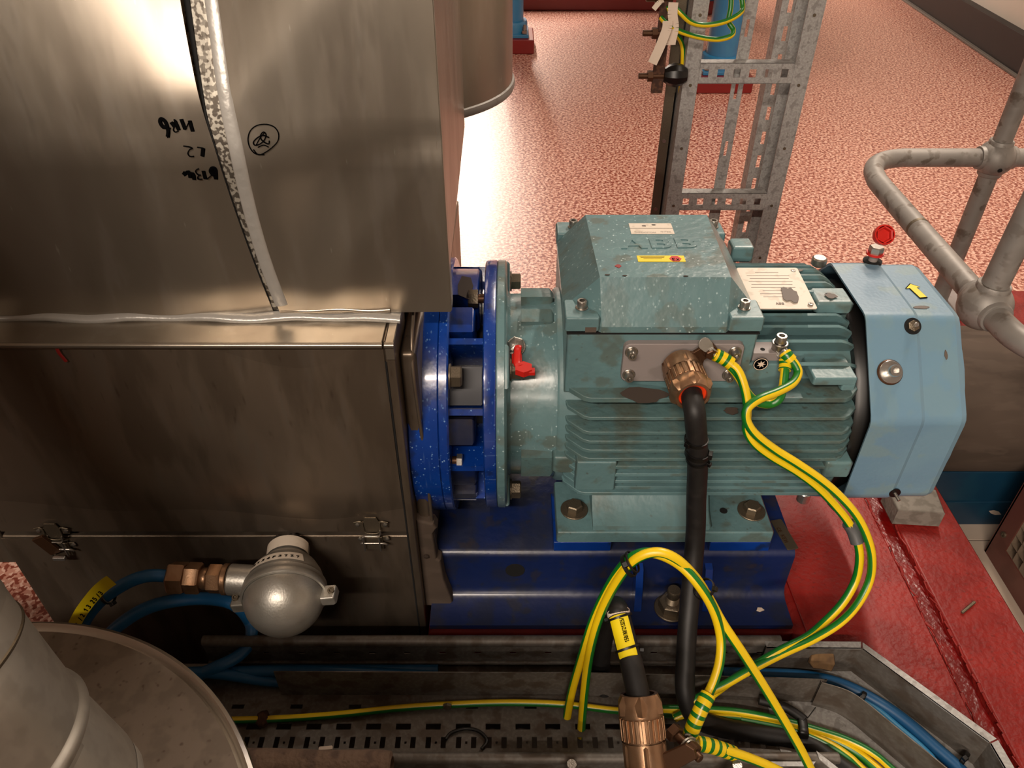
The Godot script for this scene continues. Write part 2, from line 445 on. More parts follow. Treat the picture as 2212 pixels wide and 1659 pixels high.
	mat("black_void", Color(0.006, 0.005, 0.005), 0.9)
	mat("ink", Color(0.006, 0.005, 0.008), 0.8, 0.0, {"spec": 0.15})
	mat("red_ink", Color(0.5, 0.06, 0.04), 0.6)
	mat("yellow_label", Color(0.86, 0.77, 0.05), 0.45)
	mat("white_label", W, 0.5, 0.0, {"tex": paint(256, Color(0.80, 0.76, 0.70), [[noise_bytes(256, 0.03, 8), 0.6, 0.8, Color(0.70, 0.65, 0.58), 0.6]]), "tri": 6.0})
	mat("faint_print", Color(0.50, 0.46, 0.43), 0.6)
	mat("red_plastic", Color(0.72, 0.10, 0.06), 0.4)
	mat("orange_seal", Color(0.85, 0.22, 0.06), 0.4)
	mat("white_tape", Color(0.82, 0.75, 0.68), 0.55)
	var yel := Color(0.86, 0.73, 0.04)
	var grn := Color(0.03, 0.40, 0.10)
	mat("earth_wire", W, 0.4, 0.0, {"tex": stripes([yel, grn], [0.68, 0.32]), "coat": 0.3, "cr": 0.3})
	mat("earth_tape", W, 0.35, 0.0, {"tex": stripes([yel, grn, yel], [0.3, 0.42, 0.28], 64, true), "uv": Vector3(1, 105, 1), "coat": 0.3, "cr": 0.2})
	mat("blue_cable", W, 0.45, 0.0, {"tex": paint(256, Color(0.08, 0.33, 0.52), [[noise_bytes(256, 0.03, 15), 0.5, 0.75, Color(0.13, 0.36, 0.53), 0.6]]), "tri": 5.0})
	mat("light_blue_cable", Color(0.20, 0.52, 0.70), 0.4)
	mat("red_plinth", W, 0.55, 0.0, {"tex": paint(512, Color(0.47, 0.075, 0.058), [[nA, 0.35, 0.7, Color(0.53, 0.115, 0.09), 0.8], [nC, 0.74, 0.86, Color(0.38, 0.07, 0.055), 0.6]]), "tri": 3.0, "nrm": bump, "ns": 0.35, "coat": 0.1, "cr": 0.25, "spec": 0.4})
	mat("red_groove", W, 0.3, 0.0, {"tex": paint(256, Color(0.40, 0.03, 0.03), [[noise_bytes(256, 0.02, 5), 0.5, 0.8, Color(0.48, 0.05, 0.04), 0.8]]), "tri": 3.0, "nrm": bump, "ns": 0.2, "coat": 0.6, "cr": 0.15})
	mat("red_pad", Color(0.46, 0.03, 0.025), 0.4, 0.0, {"coat": 0.4, "cr": 0.2})
	var fA := noise_bytes(1024, 0.055, 31, FastNoiseLite.TYPE_SIMPLEX, 2)
	var fB := noise_bytes(1024, 0.05, 32, FastNoiseLite.TYPE_SIMPLEX, 2)
	var fC := noise_bytes(1024, 0.012, 33)
	mat("flake_floor", W, 0.5, 0.0, {"tex": paint(1024, Color(0.75, 0.525, 0.45), [[fC, 0.35, 0.7, Color(0.78, 0.57, 0.495), 0.7], [fA, 0.56, 0.60, Color(0.91, 0.76, 0.69), 0.85], [fB, 0.57, 0.62, Color(0.50, 0.22, 0.155), 0.9]]), "tri": 0.95, "nrm": fine, "ns": 0.12, "coat": 0.45, "cr": 0.28})
	mat("wall_paint", W, 0.7, 0.0, {"tex": paint(256, Color(0.80, 0.76, 0.71), [[noise_bytes(256, 0.01, 5), 0.4, 0.8, Color(0.76, 0.72, 0.67), 0.8]]), "tri": 0.5})
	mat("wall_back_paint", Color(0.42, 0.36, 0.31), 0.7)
	mat("ceiling_paint", Color(0.55, 0.51, 0.47), 0.8)
	mat("skirting", W, 0.5, 0.0, {"tex": paint(256, Color(0.075, 0.055, 0.055), [[noise_bytes(256, 0.01, 5), 0.4, 0.8, Color(0.10, 0.072, 0.068), 0.8]]), "tri": 1.0})
	mat("grey_trim", Color(0.40, 0.37, 0.34), 0.6)
	mat("white_tile", Color(0.72, 0.66, 0.60), 0.35, 0.0, {"coat": 0.3, "cr": 0.2})
	mat("grout", Color(0.42, 0.38, 0.35), 0.8)
	mat("sky_blue_paint", W, 0.4, 0.0, {"tex": paint(256, Color(0.17, 0.45, 0.62), [[noise_bytes(256, 0.02, 5), 0.5, 0.8, Color(0.20, 0.48, 0.63), 0.8]]), "tri": 2.0, "coat": 0.4, "cr": 0.2})
	mat("petrol_blue", W, 0.45, 0.0, {"tex": paint(256, Color(0.03, 0.19, 0.28), [[noise_bytes(256, 0.02, 5), 0.5, 0.8, Color(0.05, 0.22, 0.30), 0.8]]), "tri": 2.0, "coat": 0.3, "cr": 0.25})
	mat("lagging", W, 0.85, 0.15, {"tex": paint(512, Color(0.31, 0.26, 0.22), [[nA, 0.35, 0.7, Color(0.26, 0.215, 0.18), 0.8], [nB, 0.55, 0.75, Color(0.34, 0.29, 0.25), 0.6]]), "tri": Vector3(0.8, 3.0, 3.0)})
	mat("brown_metal", W, 0.45, 0.2, {"tex": paint(256, Color(0.40, 0.235, 0.20), [[noise_bytes(256, 0.02, 5), 0.45, 0.75, Color(0.35, 0.19, 0.16), 0.8]]), "tri": 2.0, "coat": 0.2, "cr": 0.3})
	mat("grille_grey", Color(0.47, 0.41, 0.35), 0.5, 0.2)
	mat("dust_clad", W, 0.7, 0.4, {"tex": paint(512, Color(0.50, 0.45, 0.40), [[nB, 0.42, 0.7, Color(0.44, 0.395, 0.35), 0.8], [nC, 0.78, 0.9, Color(0.30, 0.24, 0.2), 0.6]]), "tri": 2.5})
	mat("pipe_clad", W, 0.5, 0.6, {"tex": paint(512, Color(0.64, 0.62, 0.585), [[nB, 0.42, 0.7, Color(0.57, 0.55, 0.515), 0.8], [nC, 0.75, 0.9, Color(0.6, 0.58, 0.55), 0.6]]), "tri": 2.5})
	mat("rim_bright", Color(0.82, 0.79, 0.75), 0.2, 0.95)
	mat("dusty_wrap", W, 0.9, 0.0, {"tex": paint(256, Color(0.36, 0.28, 0.22), [[noise_bytes(256, 0.03, 5), 0.45, 0.7, Color(0.27, 0.20, 0.16), 0.9]]), "tri": 4.0, "nrm": bump, "ns": 0.5})
	mat("cardboard", W, 0.9, 0.0, {"tex": paint(256, Color(0.42, 0.32, 0.20), [[noise_bytes(256, 0.03, 5), 0.45, 0.7, Color(0.30, 0.22, 0.14), 0.9]]), "tri": 5.0})
	mat("concrete", W, 0.85, 0.0, {"tex": paint(256, Color(0.44, 0.42, 0.39), [[noise_bytes(256, 0.03, 5), 0.45, 0.7, Color(0.37, 0.35, 0.32), 0.9]]), "tri": 5.0, "nrm": bump, "ns": 0.2})
	mat("solder_grey", Color(0.45, 0.46, 0.47), 0.35, 0.6)
	mat("lamp_white", Color(0.85, 0.85, 0.82), 0.5)
	mat("lamp_glow", Color(1, 0.95, 0.88), 0.5, 0.0, {"emit": Color(1.0, 0.87, 0.74), "e": 5.0})
	mat("cubicle_grey", Color(0.30, 0.265, 0.235), 0.5)
	mat("tank_steel", Color(0.36, 0.33, 0.31), 0.35, 0.8)

# ---------------------------------------------------------------- scene
func lamp(at: Vector3, length: float, yaw: float, tilt: float, energy: float, label: String, col := Color(1.0, 0.93, 0.86)) -> void:
	# a batten luminaire: body, glowing diffuser, and its light just under it; tilt 0 shines down, 90 shines towards its local -z
	var t := thing("batten_lamp", at, label, "lamp", "batten lamps of the plant room")
	org = Vector3.ZERO
	t.rotation_degrees = Vector3(tilt, yaw, 0)
	var b := MB.new(); b.box(Transform3D(Basis(), V(0, 0.035, 0)), V(length, 0.05, 0.12), 0.008); part("housing", b, "lamp_white", t)
	b = MB.new(); b.box(Transform3D(Basis(), V(0, 0, 0)), V(length * 0.98, 0.03, 0.10), 0.012); part("diffuser", b, "lamp_glow", t)
	var l := AreaLight3D.new()
	l.name = "lamp_light"; l.light_color = col; l.light_energy = energy; l.area_size = Vector2(length, 0.10); l.shadow_enabled = true
	l.set("area_range", 40.0); l.set("area_attenuation", 2.0)
	t.add_child(l, true)
	l.transform = Transform3D(Basis(Vector3.RIGHT, -PI / 2), V(0, -0.03, 0))

func _ready() -> void:
	var cam := Camera3D.new()
	cam.name = "camera"; cam.position = V(0, 1.4, 0.865); cam.rotation_degrees = V(-38.2, 0, 0); cam.fov = 53.08; cam.near = 0.02; cam.far = 60.0
	add_child(cam)
	var we := WorldEnvironment.new()
	var env := Environment.new()
	we.name = "environment"
	env.background_mode = Environment.BG_COLOR; env.background_color = Color(0.02, 0.018, 0.016)
	env.tonemap_mode = Environment.TONE_MAPPER_LINEAR; env.tonemap_exposure = 1.0
	env.sdfgi_enabled = true; env.ssao_enabled = true; env.ssil_enabled = true
	we.environment = env; add_child(we)
	materials()
	lamp(V(-0.75, 2.9, 2.3), 1.5, 0, 0, 12.0, "ceiling batten lamp above and behind the motor platform")
	lamp(V(-0.9, 2.3, 3.85), 1.6, 0, 78, 10.0, "wall batten lamp on the wall facing the cladding")
	lamp(V(1.2, 3.0, -1.6), 1.5, 90, 0, 9.0, "ceiling batten lamp over the flake floor beside the ladder tray")
	lamp(V(2.0, 3.0, -4.6), 1.5, 90, 0, 9.0, "ceiling batten lamp over the floor near the long white wall")
	for k in 3:
		lamp(V(-0.5, 3.0, -6.6 - 1.8 * k), 1.7, 90, 0, 15.0, ["nearest ceiling batten lamp of the row behind the vessel", "middle ceiling batten lamp of the row behind the vessel", "last ceiling batten lamp of the row behind the vessel"][k])
	room()
	far_things()
	ladder_tray()
	guard_rail()
	right_side()
	plinth_and_base()
	cladding()
	gearbox()
	motor()
	foreground()
	sensor()
	cables()

func room() -> void:
	var b := MB.new(); b.bx(-3.6, 3.8, -0.12, 0, -12.7, 4.2); var fl := solo("floor", V(0, 0, 0), b, "flake_floor", "glossy floor of salmon and red flakes behind the motor", "floor", "", "structure")
	# white tiled strip beyond the plinth
	b = MB.new(); b.bx(0.735, 1.9, 0, 0.002, -0.65, 0.7); part("grout_bed", b, "grout", fl)
	for i in 4:
		for j in 4:
			var x0 := 0.737 + i * 0.302; var z0 := -0.62 + j * 0.302
			b = MB.new(); b.bx(x0, x0 + 0.299, 0, 0.0045, z0, z0 + 0.299, 0.001); part("tile", b, "white_tile", fl)
	b = MB.new(); b.bx(-3.4, 2.4, 0, 0.42, 1.02, 4.1); solo("floor_walkway", V(-0.5, 0.42, 2.5), b, "grey_trim", "raised grey walkway where the photographer stands", "walkway", "", "structure")
	var cu := thing("control_cubicle", V(-0.8, 0.42, 1.15), "dark grey steel control cubicle on the walkway facing the cladding", "cubicle")
	b = MB.new(); b.bx(-1.5, -0.10, 0.42, 1.40, 1.02, 1.32, 0.01); part("body", b, "cubicle_grey", cu)
	b = MB.new(); b.bx(-1.47, -0.81, 0.5, 1.34, 1.012, 1.022, 0.003); part("door", b, "cubicle_grey", cu)
	b = MB.new(); b.bx(-0.79, -0.12, 0.5, 1.34, 1.012, 1.022, 0.003); part("door", b, "cubicle_grey", cu)
	b = MB.new(); b.bx(-3.6, 3.8, 3.1, 3.2, -12.7, 4.2); solo("ceiling", V(0, 3.1, 0), b, "ceiling_paint", "plain ceiling of the plant room", "ceiling", "", "structure")
	b = MB.new(); b.bx(-3.6, 3.8, 0, 3.1, -12.7, -12.6); solo("wall_back", V(0, 0, -12.6), b, "wall_paint", "pale end wall of the plant room", "wall", "", "structure")
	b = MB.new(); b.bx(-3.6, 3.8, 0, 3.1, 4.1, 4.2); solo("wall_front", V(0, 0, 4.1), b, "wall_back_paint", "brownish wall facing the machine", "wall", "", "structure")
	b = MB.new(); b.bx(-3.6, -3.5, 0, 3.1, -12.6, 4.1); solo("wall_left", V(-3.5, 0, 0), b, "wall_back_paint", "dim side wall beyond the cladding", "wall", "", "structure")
	var t := Transform3D(Basis(Vector3.UP, deg_to_rad(-4.0)), V(3.08, 0, -4.8))
	b = MB.new(); b.box(t * Transform3D(Basis(), V(0.11, 1.55, 0)), V(0.1, 3.1, 18.0)); solo("wall_right", V(3.1, 0, -4.8), b, "wall_paint", "long white painted wall above the dark skirting", "wall", "", "structure")
	b = MB.new(); b.box(t * Transform3D(Basis(), V(0.03, 0.105, 0)), V(0.06, 0.21, 17.6), 0.004); solo("baseboard_right", V(3.05, 0, -4.8), b, "skirting", "dark brown coved skirting along the white wall", "skirting", "", "structure")
	b = MB.new(); b.box(t * Transform3D(Basis(), V(-0.008, 0.008, 0)), V(0.03, 0.016, 17.6), 0.004); solo("trim_1", V(3.03, 0, -4.8), b, "grey_trim", "thin grey trim at the foot of the dark skirting", "trim", "", "structure")

func far_things() -> void:
	# vessel on blue pipe legs, each on a red pad
	var legs := [[V(1.1963,0,-3.566), "blue pipe leg on a red pad directly behind the ladder tray"], [V(-0.0179,0,-4.3556), "blue pipe leg with grey bolts beside the round clad column"], [V(1.4194,0,-5.4226), "farthest blue pipe leg on a red pad, behind the earth bar"]]
	for k in 3:
		var p: Vector3 = legs[k][0]
		p.z -= 0.16
		var t := thing("vessel_leg", p, legs[k][1], "column", "blue pipe legs of the vessel")
		var b := MB.new(); b.box(Transform3D(Basis(), p + V(0, 0.045, 0)), V(0.32, 0.09, 0.32), 0.008); part("pad", b, "red_pad", t, "red painted pad")
		b = MB.new(); b.box(Transform3D(Basis(), p + V(0, 0.10, 0)), V(0.25, 0.02, 0.25), 0.003); part("base_plate", b, "sky_blue_paint", t)
		b = MB.new()
		b.lathe(Transform3D(Basis(), p), [V2(0.118, 0.11), V2(0.118, 0.16), V2(0.112, 0.175), V2(0.092, 0.178)], 40); part("base_collar", b, "sky_blue_paint", t)
		b = MB.new(); b.lathe(Transform3D(Basis(), p), [V2(0.092, 0.11), V2(0.092, 0.93)], 40); part("pipe", b, "sky_blue_paint", t)
		for s in [[1, 1], [1, -1], [-1, 1], [-1, -1]]:
			var q := p + V(0.098 * s[0], 0.11, 0.098 * s[1])
			b = MB.new(); b.rod(q, q + V(0, 0.022, 0), 0.017, 6, 0.002, true); b.rod(q, q + V(0, 0.055, 0), 0.009, 12, 0.002); part("anchor_nut", b, "steel", t)
	var b := MB.new()
	b.lathe(Transform3D(Basis(), V(1.05, 0.85, -4.75)), [V2(0.0, 0.0), V2(0.6, 0.03), V2(1.0, 0.12), V2(1.16, 0.26), V2(1.2, 0.45), V2(1.2, 1.7), V2(0, 1.8)], 64)
	solo("process_vessel", V(1.05, 0.85, -4.75), b, "tank_steel", "large steel vessel carried on the blue pipe legs", "vessel")
	b = MB.new(); b.bx(-0.4, 1.15, 0, 0.2, -6.15, -5.55, 0.01); solo("kerb", V(0.4, 0, -5.85), b, "red_pad", "dark red kerb lying on the floor behind the blue legs", "kerb")

func bolt_hex(called: String, at: Vector3, dir: Vector3, r: float, h: float, m: String, parent: Node, washer := 0.0, roll := 0.0) -> void:
	var b := MB.new()
	dir = dir.normalized()
	var base := at
	if washer > 0.0:
		b.rod(at, at + dir * 0.0025, washer, 28, 0.0006); base = at + dir * 0.0025
	b.lathe(MB.along(base, base + dir, roll), [V2(r, 0), V2(r, h * 0.86), V2(r * 0.86, h), V2(0, h)], 6, true)
	part(called, b, m, parent)

func bolt_socket(called: String, at: Vector3, dir: Vector3, r: float, h: float, m: String, parent: Node, washer := 0.0) -> void:
	var b := MB.new()
	dir = dir.normalized()
	var base := at
	if washer > 0.0:
		b.rod(at, at + dir * 0.002, washer, 28, 0.0006); base = at + dir * 0.002
	var x := MB.along(base, base + dir)
	b.lathe(x, [V2(r, 0), V2(r, h * 0.9), V2(r * 0.92, h), V2(r * 0.55, h)], 24)
	b.lathe(x, [V2(r * 0.55, h), V2(r * 0.55, h * 0.45), V2(0, h * 0.45)], 6, true)
	part(called, b, m, parent)

static func V2(a: float, b: float) -> Vector2:
	return Vector2(a, b)

func ladder_tray() -> void:
	var z := -0.84
	var XL := 0.405; var XR := 0.605      # inner faces of the front flanges, at the rungs
	var t := thing("cable_ladder", V(0.5, 0, z), "upright galvanised cable ladder with slotted rungs behind the motor", "cable ladder")
	# side rails: web in the yz plane plus front and back flanges
	var sides := [[0.368, 1], [0.602, -1]]
	for s in sides:
		var x: float = s[0]
		var b := MB.new()
		var hs := []
		for k in 26: hs.append(Rect2(0.0 + 0.05, 0.05 + k * 0.055, 0.008, 0.03))
		if s[1] == 1:
			b.bx(x, x + 0.003, 0, 1.75, z - 0.075, z, 0.0008)
			b.bx(x, x + 0.033, 0, 1.75, z - 0.003, z + 0.001, 0.001)
			b.bx(x, x + 0.025, 0, 1.75, z - 0.077, z - 0.074, 0.001)
		else:
			b.perf(Transform3D(Basis(Vector3.BACK, Vector3.UP, Vector3.LEFT), V(x + 0.033, 0, z - 0.075)), 0.075, 1.75, 0.003, hs)
			b.bx(x, x + 0.034, 0, 1.75, z - 0.003, z + 0.001, 0.001)
			b.bx(x, x + 0.034, 0, 1.75, z - 0.077, z - 0.074, 0.001)
		var r := part("side_rail", b, "galvanised", t)
		for k in 9:
			b = MB.new(); b.rod(V(x + 0.017, 0.32 + k * 0.14, z + 0.0012), V(x + 0.017, 0.32 + k * 0.14, z + 0.0022), 0.0035, 10); part("rivet", b, "steel_dull", r)
	for y in [0.31, 0.61, 0.905, 1.21]:
		var b := MB.new()
		var hs := []
		for k in 6: hs.append(Rect2(0.006 + k * 0.034, 0.013, 0.015, 0.017))
		b.perf(Transform3D(Basis(), V(0.40, y - 0.022, z)), 0.203, 0.043, 0.002, hs)
		b.bx(0.40, 0.603, y + 0.019, y + 0.021, z - 0.028, z, 0.0006)
		b.bx(0.40, 0.603, y - 0.022, y - 0.020, z - 0.028, z, 0.0006)
		part("rung", b, "galvanised", t)
	var b := MB.new()
	var hs := []
	for k in 13: hs.append(Rect2(0.0085, 0.06 + k * 0.13, 0.007, 0.035))
	b.perf(Transform3D(Basis(), V(0.483, 0, z - 0.030)), 0.026, 1.75, 0.003, hs)
	part("centre_strip", b, "galvanised", t)
	# slotted strut behind the far side rail
	t = thing("slotted_strut", V(0.6, 0, z - 0.16), "slotted steel strut standing behind the cable ladder", "strut")
	b = MB.new()
	hs = []
	for k in 24: hs.append(Rect2(0.015, 0.03 + k * 0.06, 0.010, 0.032))
	b.perf(Transform3D(Basis(), V(0.598, 0, z - 0.155)), 0.041, 1.6, 0.0025, hs)
	part("slotted_face", b, "galvanised", t)
	b = MB.new(); b.bx(0.598, 0.6005, 0, 1.6, z - 0.196, z - 0.157); part("side_web", b, "galvanised", t)
	b = MB.new(); b.bx(0.6365, 0.639, 0, 1.6, z - 0.196, z - 0.157); part("side_web", b, "galvanised", t)
	# dark angle post on the near side of the ladder
	t = thing("angle_post", V(0.36, 0, z - 0.06), "dark steel angle post fixed along the ladder beside the earth bar", "post")
	b = MB.new(); b.bx(0.342, 0.3665, 0, 1.7, z - 0.05, z - 0.045, 0.001); part("face", b, "steel_dull", t)
	b = MB.new(); b.bx(0.3625, 0.3675, 0, 1.7, z - 0.085, z - 0.045, 0.001); part("web", b, "black_plastic", t)
	for k in 6:
		b = MB.new(); b.rod(V(0.353, 0.4 + k * 0.17, z - 0.045), V(0.353, 0.4 + k * 0.17, z - 0.0435), 0.0045, 12); part("rivet", b, "steel", t)
	# earth bar
	var bz := z + 0.02
	t = thing("earth_bar", V(0.31, 0.9, bz), "brown copper earth bar with bolts, held off the ladder by a black insulator", "earth bar")
	b = MB.new(); b.bx(0.298, 0.322, 0.87, 1.35, bz - 0.004, bz + 0.004, 0.001); part("bar", b, "rust", t)
	for y in [0.905, 0.99, 1.055, 1.13]:
		b = MB.new(); b.rod(V(0.322, y, bz), V(0.268, y, bz), 0.006, 14, 0.001); b.lathe(MB.along(V(0.298, y, bz), V(0.285, y, bz)), [V2(0.0115, 0), V2(0.0115, 0.011), V2(0, 0.011)], 6, true)
		part("terminal_bolt", b, "brass_dark", t)
	b = MB.new(); b.lathe(MB.along(V(0.322, 0.907, bz), V(0.37, 0.907, bz)), [V2(0, 0), V2(0.014, 0), V2(0.021, 0.010), V2(0.024, 0.024), V2(0.021, 0.038), V2(0.014, 0.048), V2(0, 0.048)], 10, true)
	part("insulator", b, "black_plastic", t, "black insulator")
	# wires and white tags at the bar
	b = MB.new(); b.tube(curve([V(0.3079,1.0395,-0.8),V(0.3221,1.0437,-0.8),V(0.3345,1.0349,-0.79),V(0.3581,1.0178,-0.79),V(0.3885,1.0127,-0.79),V(0.4246,1.0187,-0.79),V(0.4542,1.031,-0.8),V(0.4631,1.0437,-0.82),V(0.4467,1.1002,-0.83),V(0.4158,1.2531,-0.835)]), 0.0052, 12, 0, 0, true, 1.0, V(0, 1, 0.2))
	solo("earth_wire", V(0.4, 1.1, -0.8), b, "earth_wire", "upper green and yellow earth wire looping across the ladder", "wire", "earth wires on the ladder")
	b = MB.new(); b.tube(curve([V(0.2987,1.0241,-0.8),V(0.3093,1.0161,-0.79),V(0.3392,1.0005,-0.79),V(0.378,0.99,-0.79),V(0.4162,0.9856,-0.79),V(0.4413,0.9918,-0.79),V(0.4476,1.0007,-0.8),V(0.4378,1.0158,-0.81),V(0.4398,1.0437,-0.82),V(0.4312,1.1002,-0.83),V(0.4003,1.2531,-0.835)]), 0.0052, 12, 0, 0, true, 1.0, V(0, 1, 0.2))
	solo("earth_wire", V(0.4, 1.08, -0.8), b, "earth_wire", "lower green and yellow earth wire looping across the ladder", "wire", "earth wires on the ladder")
	b = MB.new(); b.tube(curve([V(0.3042,0.9846,-0.83),V(0.3185,0.9926,-0.83),V(0.3403,0.9824,-0.85),V(0.3598,0.9589,-0.86),V(0.3663,0.9261,-0.86),V(0.3727,0.8548,-0.87)]), 0.005, 12, 0.5)
	solo("earth_wire", V(0.34, 1.05, -0.84), b, "earth_wire", "short earth wire dropping from the bar behind the ladder rail", "wire", "earth wires on the ladder")
	for q in [[[V(0.3068,1.025,-0.77),V(0.3075,1.0122,-0.77),V(0.3032,0.995,-0.77),V(0.2965,0.9731,-0.77),V(0.2858,0.9445,-0.77)], "long white cable tag hanging from the lower earth wire"], [[V(0.3172,1.0553,-0.785),V(0.3181,1.0343,-0.785),V(0.3242,1.0087,-0.785),V(0.3218,0.9842,-0.785),V(0.3219,0.9763,-0.785)], "white cable tag hanging beside the earth bar"], [[V(0.3006,1.0547,-0.8),V(0.2918,1.0513,-0.8),V(0.2853,1.0437,-0.8),V(0.2821,1.0395,-0.8)], "small curled white tag end by the earth bar"]]:
		b = MB.new(); ribbon(b, curve(q[0], 4), 0.0095 if q[1] != "small curled white tag end by the earth bar" else 0.005, V(1, 0.25, 0.2), 0.0006)
		solo("cable_tag", q[0][0], b, "white_tape", q[1], "tag", "white tags at the earth bar")

func ribbon(b: MB, p: Array, hw: float, side: Vector3, t: float) -> void:
	var c := p.size()
	for i in c - 1:
		var d: Vector3 = (p[i + 1] - p[i]).normalized()
		var s := (side - d * side.dot(d)).normalized() * hw
		var n := d.cross(s).normalized()
		if n.z < 0: n = -n
		var o := n * t
		b.face(p[i] - s + o, p[i] + s + o, p[i + 1] + s + o, p[i + 1] - s + o, n)
		b.face(p[i] - s, p[i] + s, p[i + 1] + s, p[i + 1] - s, -n)
		b.face(p[i] - s, p[i] - s + o, p[i + 1] - s + o, p[i + 1] - s, -s.normalized())
		b.face(p[i] + s, p[i] + s + o, p[i + 1] + s + o, p[i + 1] + s, s.normalized())

func ball_fitting(at: Vector3, dirs: Array, t: Node) -> void:
	var b := MB.new()
	var pr := []
	for k in 17: pr.append(V2(0.043 * cos(-PI / 2 + PI * k / 16), 0.043 * sin(-PI / 2 + PI * k / 16)))
	b.lathe(Transform3D(Basis(), at), pr, 32)
	for d in dirs:
		b.lathe(MB.along(at, at + d), [V2(0.0265, 0.0), V2(0.0275, 0.025), V2(0.0265, 0.0405), V2(0.0255, 0.042), V2(0.02, 0.042)], 32)
	var f := part("clamp_fitting", b, "tube_steel", t)
	b = MB.new(); b.rod(at + V(-0.004, -0.012, 0.036), at + V(-0.004, -0.0155, 0.0422), 0.005, 12); part("grub_screw", b, "black_void", f)

func guard_rail() -> void:
	var t := thing("guard_rail", V(0.8, 0.3, -0.24), "grey tubular guard rail with ball clamps behind the fan cover", "railing")
	var r := 0.0212
	var p := [V(2.4, 0.70, -0.885), V(1.3, 0.70, -0.885), V(1.15, 0.70, -0.885), V(0.95, 0.70, -0.885), V(0.915, 0.70, -0.884), V(0.875, 0.70, -0.872), V(0.842, 0.70, -0.845), V(0.822, 0.70, -0.808), V(0.812, 0.70, -0.765), V(0.808, 0.70, -0.72), V(0.803, 0.70, -0.45), V(0.80, 0.70, -0.24), V(0.80, 0.70, -0.175), V(0.806, 0.70, -0.14), V(0.824, 0.70, -0.108), V(0.855, 0.70, -0.086), V(0.895, 0.70, -0.076), V(0.94, 0.70, -0.073), V(1.0, 0.70, -0.072), V(1.15, 0.70, -0.072), V(1.5, 0.70, -0.072)]
	var b := MB.new(); b.tube(curve(p, 4), r, 28); part("middle_rail", b, "tube_steel", t)
	b = MB.new(); b.tube([V(0.8046, 0.70, -0.526), V(0.8044, 0.70, -0.518)], r + 0.0006, 28, 0, 0, true); part("joint_ring", b, "steel_dull", t)
	b = MB.new(); b.rod(V(1.137, 0.301, -0.885), V(1.137, 1.7, -0.885), r, 28); part("post", b, "tube_steel", t)
	b = MB.new(); b.rod(V(0.80, 0.70, -0.24), V(0.835, 1.7, -0.24), r, 28); part("post", b, "tube_steel", t)
	ball_fitting(V(1.137, 0.70, -0.885), [Vector3.LEFT, Vector3.RIGHT, Vector3.UP, Vector3.DOWN], t)
	ball_fitting(V(0.80, 0.70, -0.24), [Vector3.FORWARD, V(0, 0.0, 1), V(0.03, 1, 0)], t)
	b = MB.new(); b.bx(1.06, 1.21, 0.30, 0.312, -0.95, -0.80, 0.002); part("foot_plate", b, "grey_paint", t)
	bolt_hex("foot_bolt", V(1.085, 0.312, -0.83), Vector3.UP, 0.012, 0.012, "steel", t, 0.018)

